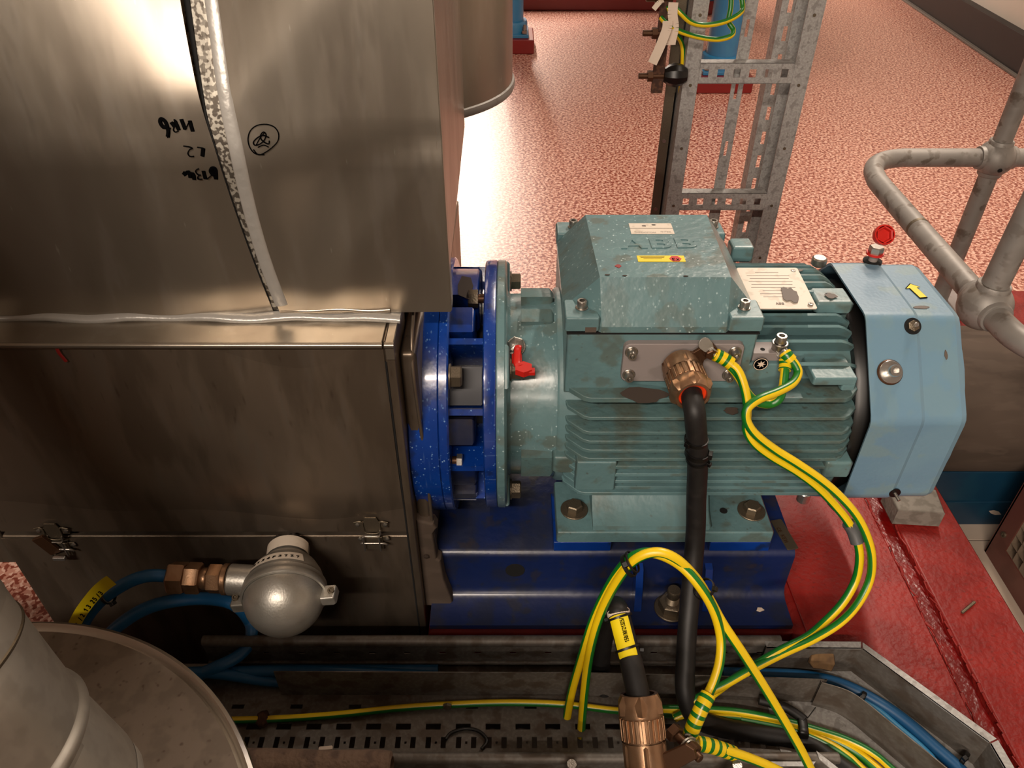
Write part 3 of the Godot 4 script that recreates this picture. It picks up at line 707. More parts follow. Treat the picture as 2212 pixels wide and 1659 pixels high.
func right_side() -> void:
	var b := MB.new(); b.bx(0.86, 2.6, 0, 0.30, -0.95, -0.66, 0.006); solo("kerb", V(1.6, 0, -0.8), b, "red_plinth", "bright red painted kerb carrying the guard rail post", "kerb")
	var t := thing("lagged_pipe", V(1.2, 0.13, -0.49), "large grey brown lagged pipe with torn lower edge behind the fan cover", "pipe")
	b = MB.new()
	b.lathe(Transform3D(Basis(V(0, 0, 1), V(1, 0, 0), V(0, 1, 0)), V(0.80, 0.292, -0.49)), [V2(0, 0), V2(0.16, 0), V2(0.165, 0.005), V2(0.165, 1.6), V2(0, 1.6)], 64)
	part("lagging_jacket", b, "lagging", t)
	var rg := RandomNumberGenerator.new()
	rg.seed = 5
	for k in 9:
		b = MB.new()
		var q := V(1.0 + k * 0.05 + rg.randf() * 0.03, 0.292 - 0.165 * sin(0.80), -0.49 + 0.165 * cos(0.80))
		var pl := []
		for i in 9: pl.append(Vector2(cos(TAU * i / 9) * rg.randf_range(0.008, 0.03), sin(TAU * i / 9) * rg.randf_range(0.004, 0.012)))
		b.prism(frame(q - V(0, 0.004, 0.004) , V(1, 0, 0), V(0, -0.7, 0.7)), pl, 0.006, 0.002); part("torn_flap", b, "lagging" if k != 2 and k != 3 else "rust_stain", t)
	t = thing("channel_beam", V(1.2, 0, -0.37), "dark petrol blue steel channel under the lagged pipe", "beam")
	b = MB.new(); b.bx(0.74, 2.4, 0.0, 0.012, -0.45, -0.37, 0.002); part("flange", b, "petrol_blue", t)
	b = MB.new(); b.bx(0.74, 2.4, 0.0, 0.177, -0.378, -0.368, 0.002); b.bx(0.74, 2.4, 0.075, 0.085, -0.37, -0.364, 0.003); part("web", b, "petrol_blue", t)
	b = MB.new(); b.prism(Transform3D(Basis(Vector3.BACK, -0.35), V(1.135, 0.045, -0.3685)), [V2(-0.018, 0), V2(-0.008, 0.006), V2(0.006, 0.006), V2(0.018, 0), V2(0.006, -0.006), V2(-0.008, -0.005)], 0.001); part("bolt_hole", b, "white_tile", t)
	# brown panel with an egg-crate grille
	t = thing("vent_cabinet", V(1.1, 0, 0.0), "brown painted metal cabinet side with a square mesh grille beyond the plinth", "cabinet")
	var x := 1.086
	b = MB.new()
	b.perf(Transform3D(Basis(Vector3.BACK, Vector3.UP, Vector3.LEFT), V(x, 0.006, -0.286)), 0.60, 0.60, 0.01, [Rect2(0.047, 0.058, 0.47, 0.47)])
	b.bx(x, x + 0.3, 0.006, 0.606, -0.288, -0.282); b.bx(x, x + 0.3, 0.6, 0.606, -0.286, 0.31); part("panel", b, "brown_metal", t)
	b = MB.new(); b.bx(x + 0.022, x + 0.03, 0.05, 0.56, -0.25, 0.25); part("backing", b, "grille_grey", t)
	b = MB.new()
	for k in 19:
		b.bx(x + 0.003, x + 0.022, 0.062, 0.536, -0.24 + k * 0.0262, -0.2385 + k * 0.0262)
		b.bx(x + 0.003, x + 0.022, 0.063 + k * 0.0262, 0.0645 + k * 0.0262, -0.24, 0.232)
	part("grille", b, "grille_grey", t)
	bolt_socket("panel_screw", V(x, 0.09, -0.262), Vector3.LEFT, 0.007, 0.004, "steel_dull", t)

func plinth_and_base() -> void:
	var t := thing("plinth", V(0.1, 0, 0.2), "red painted concrete plinth under the motor, with a groove running across", "plinth")
	var b := MB.new(); b.prism(Transform3D(Basis(Vector3.RIGHT, Vector3.FORWARD, Vector3.UP), Vector3.ZERO), [V2(-0.12, 0.30), V2(0.602, 0.30), V2(0.602, -0.85), V2(0.47, -0.85), V2(0.47, -0.268), V2(0.40, -0.268), V2(0.40, -0.222), V2(-0.12, -0.222)], 0.44, 0.005); part("slab", b, "red_plinth", t)
	b = MB.new(); b.bx(-0.95, 0.47, 0, 0.40, 0.27, 0.85, 0.004); part("lower_step", b, "cubicle_grey", t, "dark step under the cable tray")
	b = MB.new(); b.bx(0.628, 0.737, 0, 0.44, -0.30, 0.85, 0.006); part("edge_slab", b, "red_plinth", t)
	b = MB.new(); b.bx(0.59, 0.64, 0, 0.430, -0.30, 0.85); part("groove", b, "red_groove", t)
	var rg := RandomNumberGenerator.new()
	rg.seed = 3
	b = MB.new()
	for k in 46:
		var z := -0.1 + k * 0.014
		for xx in [0.6015, 0.6285]:
			b.box(Transform3D(Basis.from_euler(V(rg.randf(), rg.randf(), rg.randf()) * 0.5), V(xx + rg.randf_range(-0.002, 0.002), 0.4385, z)), V(rg.randf_range(0.002, 0.005), 0.003, 0.016), 0.0012)
	var e := part("ragged_paint_edge", b, "red_plinth", t); e.set_meta("kind", "stuff")
	b = MB.new(); b.rod(V(0.415, 0.4405, 0.05), V(0.425, 0.4405, 0.30), 0.0012, 6); part("crack", b, "red_groove", t)
	b = MB.new(); b.box(Transform3D(Basis(Vector3.UP, 0.6), V(0.671,0.443,0.1798)), V(0.034, 0.004, 0.004), 0.001)
	solo("metal_pin", V(0.6724,0.441,0.1784), b, "steel_dull", "small dark pin lying loose on the red plinth", "pin")
	b = MB.new()
	b.prism(frame(V(0.662, 0.4415, 0.0), V(1, 0, 0.08), Vector3.UP), [V2(-0.042, 0.03), V2(0.040, 0.034), V2(0.036, -0.020), V2(-0.038, -0.020)], 0.034, 0.004)
	solo("packing_block", V(0.662, 0.44, 0), b, "concrete", "grey packing block on the plinth under the fan cover", "block")
	# blue base frame: folded hat section
	t = thing("base_frame", V(0.14, 0.44, 0), "deep blue folded steel base frame under the motor", "base frame")
	b = MB.new()
	var hat := [V2(0.2145, 0.44), V2(0.2145, 0.449), V2(0.172, 0.450), V2(0.163, 0.455), V2(0.1585, 0.465), V2(0.1585, 0.53), V2(0.1560, 0.5365), V2(0.150, 0.540)]
	var poly := hat.duplicate()
	var back := hat.duplicate(); back.reverse()
	for q in back: poly.append(V2(-q.x, q.y))
	poly.append(V2(-0.150, 0.44)); poly.append(V2(-0.150, 0.532)); poly.append(V2(0.150, 0.532)); poly.append(V2(0.150, 0.44))
	b.prism(Transform3D(Basis(Vector3.BACK, Vector3.UP, Vector3.RIGHT), V(-0.118, 0, 0)), poly, 0.520, 0.0, true)
	part("folded_frame", b, "blue_dirty", t)
	for q in [[0.058, 0.14], [0.278, 0.364]]:
		for s in [1, -1]:
			b = MB.new(); b.bx(q[0], q[1], 0.540, 0.560, s * 0.06, s * 0.156, 0.002); part("foot_pad", b, "blue", t)
	for px in [0.182, 0.281]:
		b = MB.new(); b.prism(Transform3D(Basis(Vector3.BACK, Vector3.UP, Vector3.RIGHT), V(px - 0.005, 0, 0)), [V2(0.157, 0.45), V2(0.192, 0.45), V2(0.180, 0.49), V2(0.168, 0.515), V2(0.157, 0.518)], 0.011, 0.001); part("gusset", b, "blue", t)
	b = MB.new(); b.rod(V(0.0045, 0.502, 0.157), V(0.0045, 0.502, 0.1592), 0.014, 28); part("drain_hole", b, "black_void", t)
	b = MB.new(); b.bx(-0.023, 0.009, 0.0, 0.0, 0, 0)
	b = MB.new(); b.prism(frame(V(0.3939,0.5405,0.1254), V(0.18, 0, 1), Vector3.UP), rrect(0.056, 0.017, 0.002), 0.0015, 0.0003); var np := part("name_strip", b, "steel_dull", t, "stamped dull metal strip")
	text("stamped_mark", "CE  KEH", frame(V(0.3932,0.5421,0.1268), V(0.18, 0, 1), Vector3.UP).translated_local(V(0, -0.003, 0)), 0.006, "brass_dark", np, 0.0003)
	var a := V(0.2308, 0.4495, 0.187)
	b = MB.new(); b.rod(a, a + V(0, 0.004, 0), 0.024, 32, 0.001); part("anchor_washer", b, "steel_dull", t)
	bolt_hex("anchor_nut", a + V(0, 0.004, 0), Vector3.UP, 0.0185, 0.015, "steel_dull", t, 0.0, 0.3)
	b = MB.new()
	var pr := [V2(0.0095, 0.018)]
	for k in 8: pr.append_array([V2(0.0098, 0.019 + k * 0.0015), V2(0.0088, 0.01975 + k * 0.0015)])
	pr.append_array([V2(0.0097, 0.032), V2(0.0097, 0.043), V2(0.0085, 0.045), V2(0, 0.045)])
	b.lathe(Transform3D(Basis(), a), pr, 24); part("anchor_stud", b, "steel_dull", t)
	b = MB.new(); b.prism(frame(a + V(0.13, 0.0006, 0.002), V(1, 0, 0), Vector3.UP), [V2(-0.006, -0.002), V2(-0.001, -0.004), V2(0.006, -0.001), V2(0.003, 0.003), V2(-0.003, 0.0035)], 0.002, 0.001); part("paint_lump", b, "white_tape", t)

static func sm(a: float, b: float, x: float) -> float:
	return smoothstep(a, b, x)

# the hand-folded front sheets: gentle dents and oil-canning
static func dent(x: float, y: float) -> float:
	return 0.0016 * sin(x * 9.0 + 1.0) * sin(y * 8.0) + 0.0008 * sin(x * 23.0 + y * 11.0)

static func upper_left(x: float, y: float) -> float:
	var k := 1.165 + 0.06 * clampf((-0.30 - x) / 0.35, -0.3, 1.0) * 0.5
	var d := y - k
	return 0.141 + dent(x, y) - (0.07 + 0.24 * exp(-pow((x + 0.27) / 0.085, 2.0))) * (0.5 * (d + sqrt(d * d + 0.0003))) + 0.006 * sm(0.0, 0.10, -0.24 - x) - 0.02 * sm(0.35, 0.9, -0.28 - x)

static func upper_right(x: float, y: float) -> float:
	var d := (y - 1.175) - (x + 0.25) * 0.9
	var e := (1.135 - 0.02 * sin(x * 9.0)) - y - (x + 0.07) * -0.10
	var w := 0.016 + 0.40 * maxf(0.0, -0.085 - x)
	return 0.145 + dent(x + 0.4, y) - (0.10 + 0.18 * exp(-pow((x + 0.27) / 0.09, 2.0))) * (0.5 * (d + sqrt(d * d + 0.0003))) - 0.22 * w * (sm(0.0, w, e) - sm(w, w * 3.2, e)) * sm(-0.26, -0.16, x)

func seam_x(y: float) -> float:
	var d := (y - 0.932) / 0.32
	return -0.2625 - 0.022 * d - 0.030 * d * (1.0 - d) - 0.012 * maxf(0.0, d - 0.6)

func lip_gap(y: float) -> float:
	return 0.006 + 0.013 * sm(0.98, 1.25, y)

func cladding() -> void:
	var t := thing("insulation_cladding", V(-0.4, 0.40, 0), "large box of dull silver insulation cladding with overlapping folded sheets", "cladding")
	var b := MB.new()
	# upper casing: core, two front sheets, lapped joint
	b.prism(Transform3D(Basis(Vector3.BACK, Vector3.UP, Vector3.RIGHT), V(-0.10, 0, 0)), [V2(0.128, 0.9346), V2(-0.33, 0.972), V2(-0.33, 1.75), V2(0.05, 1.75), V2(0.128, 1.25)], 0.026, 0.002)
	b.bx(-1.4, -0.09, 0.935, 0.95, -0.15, 0.128); b.bx(-1.4, -0.09, 1.735, 1.75, -0.15, 0.05)
	part("upper_casing", b, "cladding", t)
	b = MB.new(); b.sheet(func(_y): return -0.0725, func(_y): return -0.067, 0.9346, 1.72, func(x, y): return upper_right(-0.068, y) - (0.0 if x < -0.07 else 0.002), 2, 60, 0.02)
	part("folded_edge", b, "cladding", t)
	b = MB.new(); b.sheet(func(_y): return -1.4, func(y): return seam_x(y) - 0.004, 0.932, 1.72, upper_left, 90, 90, 0.0012)
	part("upper_sheet", b, "cladding", t)
	b = MB.new(); b.sheet(func(y): return seam_x(y) + lip_gap(y), func(_y): return -0.068, 0.934, 1.72, upper_right, 60, 90, 0.0012)
	part("upper_sheet", b, "cladding", t)
	b = MB.new(); b.sheet(func(y): return seam_x(y) - 0.01, func(y): return seam_x(y) + lip_gap(y) + 0.006, 0.933, 1.72, func(x, y): return minf(upper_left(x, y), upper_right(x, y)) - 0.0022, 8, 60, 0.001)
	part("joint_strip", b, "cladding_strip", t)
	b = MB.new(); b.sheet(func(y): return seam_x(y) - 0.0042, func(y): return seam_x(y) - 0.0032 + 0.005 * sm(1.10, 1.27, y), 0.945, 1.72, func(x, y): return minf(upper_left(x, y), upper_right(x, y)) - 0.0008, 2, 60, 0.001)
	part("open_lap", b, "black_void", t)
	var pts := []
	for k in 40:
		var y := 0.945 + k * 0.02
		pts.append(V(seam_x(y) + lip_gap(y) + 0.005, y, upper_right(seam_x(y) + lip_gap(y) + 0.005, y) - 0.001))
	b = MB.new(); b.tube(pts, 0.0075, 12, 0, 0, true, 0.45); part("sealed_lip", b, "sealant", t)
	b = MB.new()
	pts = []
	for k in 14:
		var x := lerpf(-0.256, -0.135, k / 13.0); pts.append(V(x, 0.9365 + 0.001 * sin(x * 90), 0.1435))
	b.tube(curve(pts, 3), 0.0035, 8); part("bottom_lip", b, "cladding", t)
	b = MB.new(); b.tube(curve([V(-0.4511,0.9555,0.1412),V(-0.4103,0.9525,0.1412),V(-0.3689,0.9549,0.1412),V(-0.3425,0.959,0.1412),V(-0.3265,0.9667,0.1412),V(-0.3214,0.9753,0.1412)], 5), 0.0011, 6); part("dried_runnel", b, "cladding_strip", t)
	# lower casing
	b = MB.new(); b.bx(-0.678, -0.130, 0.616, 0.9235, -0.85, 0.1885, 0.004); part("lower_casing", b, "cladding_dirty", t)
	b = MB.new(); b.bx(-0.680, -0.128, 0.0, 0.6095, -0.85, 0.1875, 0.003); part("lower_door", b, "cladding_dirty", t)
	b = MB.new(); b.sheet(func(_y): return -0.676, func(_y): return -0.139, 0.6175, 0.917, func(x, y): return 0.1895 + dent(x, y) * 1.2 + 0.004 * sin((y - 0.617) * 10.4) - 0.006 * sm(0.70, 0.62, y), 50, 40, 0.001); part("front_sheet", b, "cladding_dirty", t)
	b = MB.new(); b.sheet(func(_y): return -0.678, func(_y): return -0.137, 0.05, 0.608, func(x, y): return 0.1886 + dent(x + 1.0, y), 50, 30, 0.001); part("front_sheet", b, "cladding_dirty", t)
	b = MB.new(); b.bx(-0.138, -0.127, 0.0, 0.925, 0.10, 0.1915, 0.002); part("corner_strip", b, "cladding_dirty", t)
	b = MB.new(); b.bx(-0.1386, -0.1366, 0.01, 0.90, 0.15, 0.1922); part("corner_gap", b, "black_void", t)
	b = MB.new(); b.bx(-1.4, -0.139, 0.9235, 0.9262, 0.11, 0.1935, 0.0012); b.tube([V(-1.4, 0.9235, 0.1928), V(-0.139, 0.9235, 0.1928)], 0.0035, 10); part("top_ledge", b, "cladding", t)
	b = MB.new(); b.bx(-0.1365, -0.1265, 0.9235, 0.9265, 0.11, 0.1935, 0.0012); b.tube([V(-0.1365, 0.9235, 0.1928), V(-0.1265, 0.9235, 0.1928)], 0.0036, 10); b.bx(-0.1365, -0.1265, 0.905, 0.925, 0.188, 0.1945, 0.001); part("ledge_end", b, "cladding", t)
	pts = []
	for k in 56:
		var x := lerpf(-1.4, -0.124, k / 55.0); pts.append(V(x, 0.9285 + 0.0012 * sin(x * 70), 0.144 + 0.002 * sin(x * 37)))
	b = MB.new(); b.tube(curve(pts, 3), 0.009, 10, 0, 0, true, 0.6); part("sealant_bead", b, "sealant", t)
	# side cheeks round the gearbox flange
	b = MB.new(); b.bx(-0.128, -0.108, 0.442, 0.895, -0.05, 0.168, 0.006); part("side_cheek", b, "cladding_dirty", t)
	b = MB.new(); b.tube(curve([V(-0.108, 0.445, 0.17), V(-0.107, 0.62, 0.171), V(-0.109, 0.75, 0.17), V(-0.113, 0.88, 0.166), V(-0.113, 0.92, 0.12)], 6), 0.0022, 10); part("cheek_lip", b, "cladding_dirty", t)
	b = MB.new()
	b.prism(Transform3D(Basis(Vector3.RIGHT, Vector3.UP, Vector3.BACK), V(0, 0, 0.160)), [V2(-0.128, 0.442), V2(-0.086, 0.442), V2(-0.088, 0.46), V2(-0.096, 0.50), V2(-0.099, 0.545), V2(-0.104, 0.55), V2(-0.106, 0.60), V2(-0.100, 0.612), V2(-0.104, 0.622), V2(-0.128, 0.63)], 0.018, 0.004); part("torn_cheek", b, "lagging", t)
	bolt_hex("cheek_rivet", V(-0.118, 0.558, 0.178), V(0, 0, 1), 0.004, 0.003, "rust_stain", t)
	# neighbouring casing, set back, with a higher underside
	b = MB.new(); b.bx(-1.9, -0.684, 0.545, 0.918, -1.1, 0.182, 0.004); part("end_casing", b, "cladding_dirty", t)
	# toggle latches across the joint
	for c in [[V(-0.1828,0.6195,0.191), "clear"], [V(-0.6017,0.6075,0.191), "open"]]:
		var p: Vector3 = c[0]
		var m := "steel_dull"
		b = MB.new(); b.prism(Transform3D(Basis(), p + V(0, 0.018, 0.0005)), [V2(-0.021, -0.005), V2(-0.011, -0.005), V2(-0.008, -0.014), V2(0.008, -0.014), V2(0.011, -0.005), V2(0.021, -0.005), V2(0.021, 0.004), V2(0.010, 0.006), V2(0.007, 0.014), V2(-0.007, 0.014), V2(-0.010, 0.006), V2(-0.021, 0.004)], 0.0015, 0.0004)
		b.tube(curve([p + V(-0.022, 0.024, 0.003), p + V(-0.012, 0.025, 0.003), p + V(-0.009, 0.006, 0.004), p + V(0.009, 0.006, 0.004), p + V(0.012, 0.025, 0.003), p + V(0.022, 0.024, 0.003)], 5), 0.0011, 8)
		var l := part("latch", b, m, t)
		b = MB.new(); b.bx(p.x - 0.02, p.x + 0.02, p.y - 0.013, p.y - 0.005, p.z, p.z + 0.0015, 0.0006); b.bx(p.x - 0.012, p.x + 0.012, p.y - 0.028, p.y - 0.004, p.z, p.z + 0.004, 0.001); part("catch_plate", b, m, l)
		b = MB.new()
		b.tube(curve([p + V(-0.012, -0.026, 0.008), p + V(-0.012, 0.0, 0.009), p + V(-0.009, 0.002, 0.007), p + V(0.009, 0.003, 0.007), p + V(0.011, 0.012, 0.006)], 5), 0.0012, 8)
		b.tube(curve([p + V(0.0085, -0.026, 0.008), p + V(0.009, 0.004, 0.009)], 3), 0.0012, 8)
		b.tube(curve([p + V(-0.016, -0.014, 0.006), p + V(-0.013, -0.011, 0.008), p + V(0.013, -0.011, 0.008), p + V(0.018, -0.016, 0.006)], 4), 0.0016, 8)
		part("wire_bail", b, "steel", l)
		for q in [V(-0.018, 0.019, 0.002), V(0.018, 0.019, 0.002), V(-0.018, -0.009, 0.0015), V(0.018, -0.009, 0.0015)]:
			b = MB.new(); b.lathe(MB.along(p + q, p + q + V(0, 0, 1)), [V2(0.0032, 0), V2(0.0028, 0.0012), V2(0.0012, 0.002), V2(0, 0.002)], 12); part("rivet", b, "steel", l)
		if c[1] == "open":
			b = MB.new(); b.box(Transform3D(Basis(), p + V(0.0, -0.022, 0.014)), V(0.018, 0.007, 0.006), 0.002); part("lever_tip", b, "steel_bright", l)
			b = MB.new(); b.box(Transform3D(Basis(Vector3.BACK, 0.45), p + V(-0.012, -0.002, 0.008)), V(0.018, 0.034, 0.005), 0.001); part("lever", b, "brass_dark", l)
	# marker writing, upside down as it stands on the sheet
	var strokes := [
		["VRG", [[433,290, 428,270], [428,270, 418,286], [418,286, 411,267], [405,287, 399,272, 396,270], [404,288, 398,290, 394,286, 396,281, 402,280], [397,281, 390,272], [388,282, 381,299, 384,296], [381,299, 383,288, 379,272, 371,266, 368,272, 374,281, 382,279]]],
		["L2", [[452,321, 449,337], [452,321, 440,319], [432,336, 424,336, 420,330, 424,323, 430,321, 424,318, 412,316]]],
		["R134", [[474,382, 468,364], [474,382, 474,363, 468,360, 464,366, 468,372, 473,372], [466,373, 456,381], [452,381, 449,365], [446,381, 437,380, 438,374, 443,373, 437,371, 433,364, 440,360], [429,382, 427,370, 417,372], [421,378, 419,366, 408,372, 412,366]]],
	]
	for s in strokes:
		b = MB.new()
		for l in s[1]: stroke(b, l, 0.0019, false)
		part("marker_writing", b, "ink", t, "black handwriting, upside down")
	b = MB.new()
	stroke(b, [574,332, 556,330, 545,318, 542,302, 548,287, 562,278, 582,276, 598,281, 606,292, 604,306, 592,318, 576,328, 562,332, 552,322], 0.0018, true)
	stroke(b, [586,300, 574,296, 562,300, 553,308, 556,314, 566,312, 576,304, 580,294, 574,290, 568,297, 572,306, 584,312, 586,306], 0.0020, true)
	stroke(b, [558,314, 566,302, 578,290], 0.0016, true); stroke(b, [562,318, 574,314, 584,318], 0.0016, true)
	part("marker_ring", b, "ink", t, "circled black number, upside down")
	b = MB.new(); b.tube(curve([V(-0.4878,0.9217,0.1935),V(-0.488,0.9144,0.1935),V(-0.4857,0.907,0.1935),V(-0.4843,0.9026,0.1935)], 5), 0.0022, 8, 0, 0, true, 0.4); part("red_mark", b, "red_ink", t)
	# round clad column behind
	t = thing("clad_column", V(-0.212, 0.98, -0.52), "upright round silver clad duct hanging behind the box cladding", "duct")
	b = MB.new(); b.lathe(Transform3D(Basis(), V(-0.212, 0, -0.52)), [V2(0, 0.985), V2(0.213, 0.985), V2(0.213, 1.9), V2(0, 1.9)], 72); part("jacket", b, "cladding", t)
	b = MB.new(); b.lathe(Transform3D(Basis(), V(-0.212, 0, -0.52)), [V2(0.212, 0.992), V2(0.216, 0.99), V2(0.2175, 0.984), V2(0.216, 0.978), V2(0.211, 0.978), V2(0, 0.978)], 72); part("bottom_rim", b, "tube_steel", t)

func stroke(b: MB, l: Array, hw: float, right_sheet: bool) -> void:
	var p := []
	for i in range(0, l.size(), 2):
		# drawn on the sheet: across 0.534 mm, up 0.58 mm per unit round the middle of the writing
		var x: float = (l[i] - 1106.0) * 0.000458
		var y: float = 1.1215 - (l[i + 1] - 320.0) * 0.000522
		x *= 1.0 + (l[i + 1] - 320.0) * 0.00031
		p.append(V(x + 0.0025 + (0.003 if right_sheet else 0.0), y, 0))
	if p.size() > 2: p = curve(p, 4)
	for i in p.size():
		p[i].z = (upper_right(p[i].x, p[i].y) if right_sheet else upper_left(p[i].x, p[i].y)) + 0.0004
	ribbon_flat(b, p, hw)

func ribbon_flat(b: MB, p: Array, hw: float) -> void:
	b.tube(p, hw, 6, 0, 0, true, 0.25)

func gearbox() -> void:
	var c := V(0, 0.72, 0)
	var ax := Transform3D(Basis(V(0, 0, 1), V(1, 0, 0), V(0, 1, 0)), c)     # local y runs along +x
	var t := thing("coupling_housing", V(-0.08, 0.54, 0), "glossy deep blue coupling housing with open windows between two round flanges", "coupling housing")
	var b := MB.new()
	b.lathe(ax, [V2(0, -0.127), V2(0.176, -0.127), V2(0.1785, -0.125), V2(0.1785, -0.0905), V2(0.1765, -0.0895), V2(0.1785, -0.0885), V2(0.1785, -0.079), V2(0.1765, -0.077), V2(0.10, -0.077)], 96)
	part("rear_flange", b, "blue_speck", t)
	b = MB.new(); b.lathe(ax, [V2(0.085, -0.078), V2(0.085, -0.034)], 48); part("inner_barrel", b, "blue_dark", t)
	b = MB.new(); b.lathe(ax, [V2(0.1, -0.0355), V2(0.173, -0.0355), V2(0.175, -0.034), V2(0.175, -0.0215), V2(0.174, -0.020), V2(0.1, -0.020)], 96); part("front_flange", b, "blue_speck", t)
	for a in [[55.0, 57.8], [24.5, 27.3], [116, 119], [145, 148], [-4, -1], [-35, -32], [176, 179], [210, 213]]:
		b = MB.new(); b.sector(c, -0.079, -0.034, 0.08, 0.1655, a[0], a[1], 0.0012); part("rib", b, "blue_speck", t)
	for a in [[61.0, 74.0, 0.164], [82.0, 112.0, 0.164], [9.0, 22.0, 0.158], [-20.0, -5.0, 0.158], [-31.5, -24.0, 0.166], [121.0, 142.0, 0.16], [-60.0, -40.0, 0.165]]:
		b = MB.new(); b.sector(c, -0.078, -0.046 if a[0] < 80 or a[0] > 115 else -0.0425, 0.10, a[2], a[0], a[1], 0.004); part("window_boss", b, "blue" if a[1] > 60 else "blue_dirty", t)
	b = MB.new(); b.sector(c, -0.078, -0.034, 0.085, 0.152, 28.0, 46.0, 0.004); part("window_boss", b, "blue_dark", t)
	bolt_hex("flange_bolt", V(-0.0432,0.8779,0.025), V(-1, 0, 0), 0.0115, 0.013, "steel_dull", t)
	b = MB.new(); b.rod(V(-0.0432,0.8779,0.025), V(-0.0331,0.8779,0.025), 0.006, 12); part("bolt_shank", b, "brass_dark", t)
	var q := V(-0.0755,0.8372,0.135)
	bolt_hex("flange_nut", q, V(1, 0, 0), 0.0135, 0.013, "steel_dull", t, 0.0155, 0.5)
	q = V(-0.0761,0.717,0.155)
	b = MB.new(); b.rod(q, q + V(0.008, 0, 0), 0.006, 14); part("stud", b, "brass_dark", t)
	bolt_hex("stud_nut", q + V(0.006, 0, 0), V(1, 0, 0), 0.009, 0.0075, "steel_bright", t)
	b = MB.new(); b.prism(frame(V(-0.060, 0.72 + 0.1645, 0.006), V(1, 0, 0), V(0, 1, 0.05)), [V2(-0.008, -0.02), V2(0.006, -0.03), V2(0.010, 0.0), V2(0.006, 0.02), V2(-0.006, 0.024), V2(-0.010, 0.004)], 0.0006); part("grease_stain", b, "rust_stain", t)

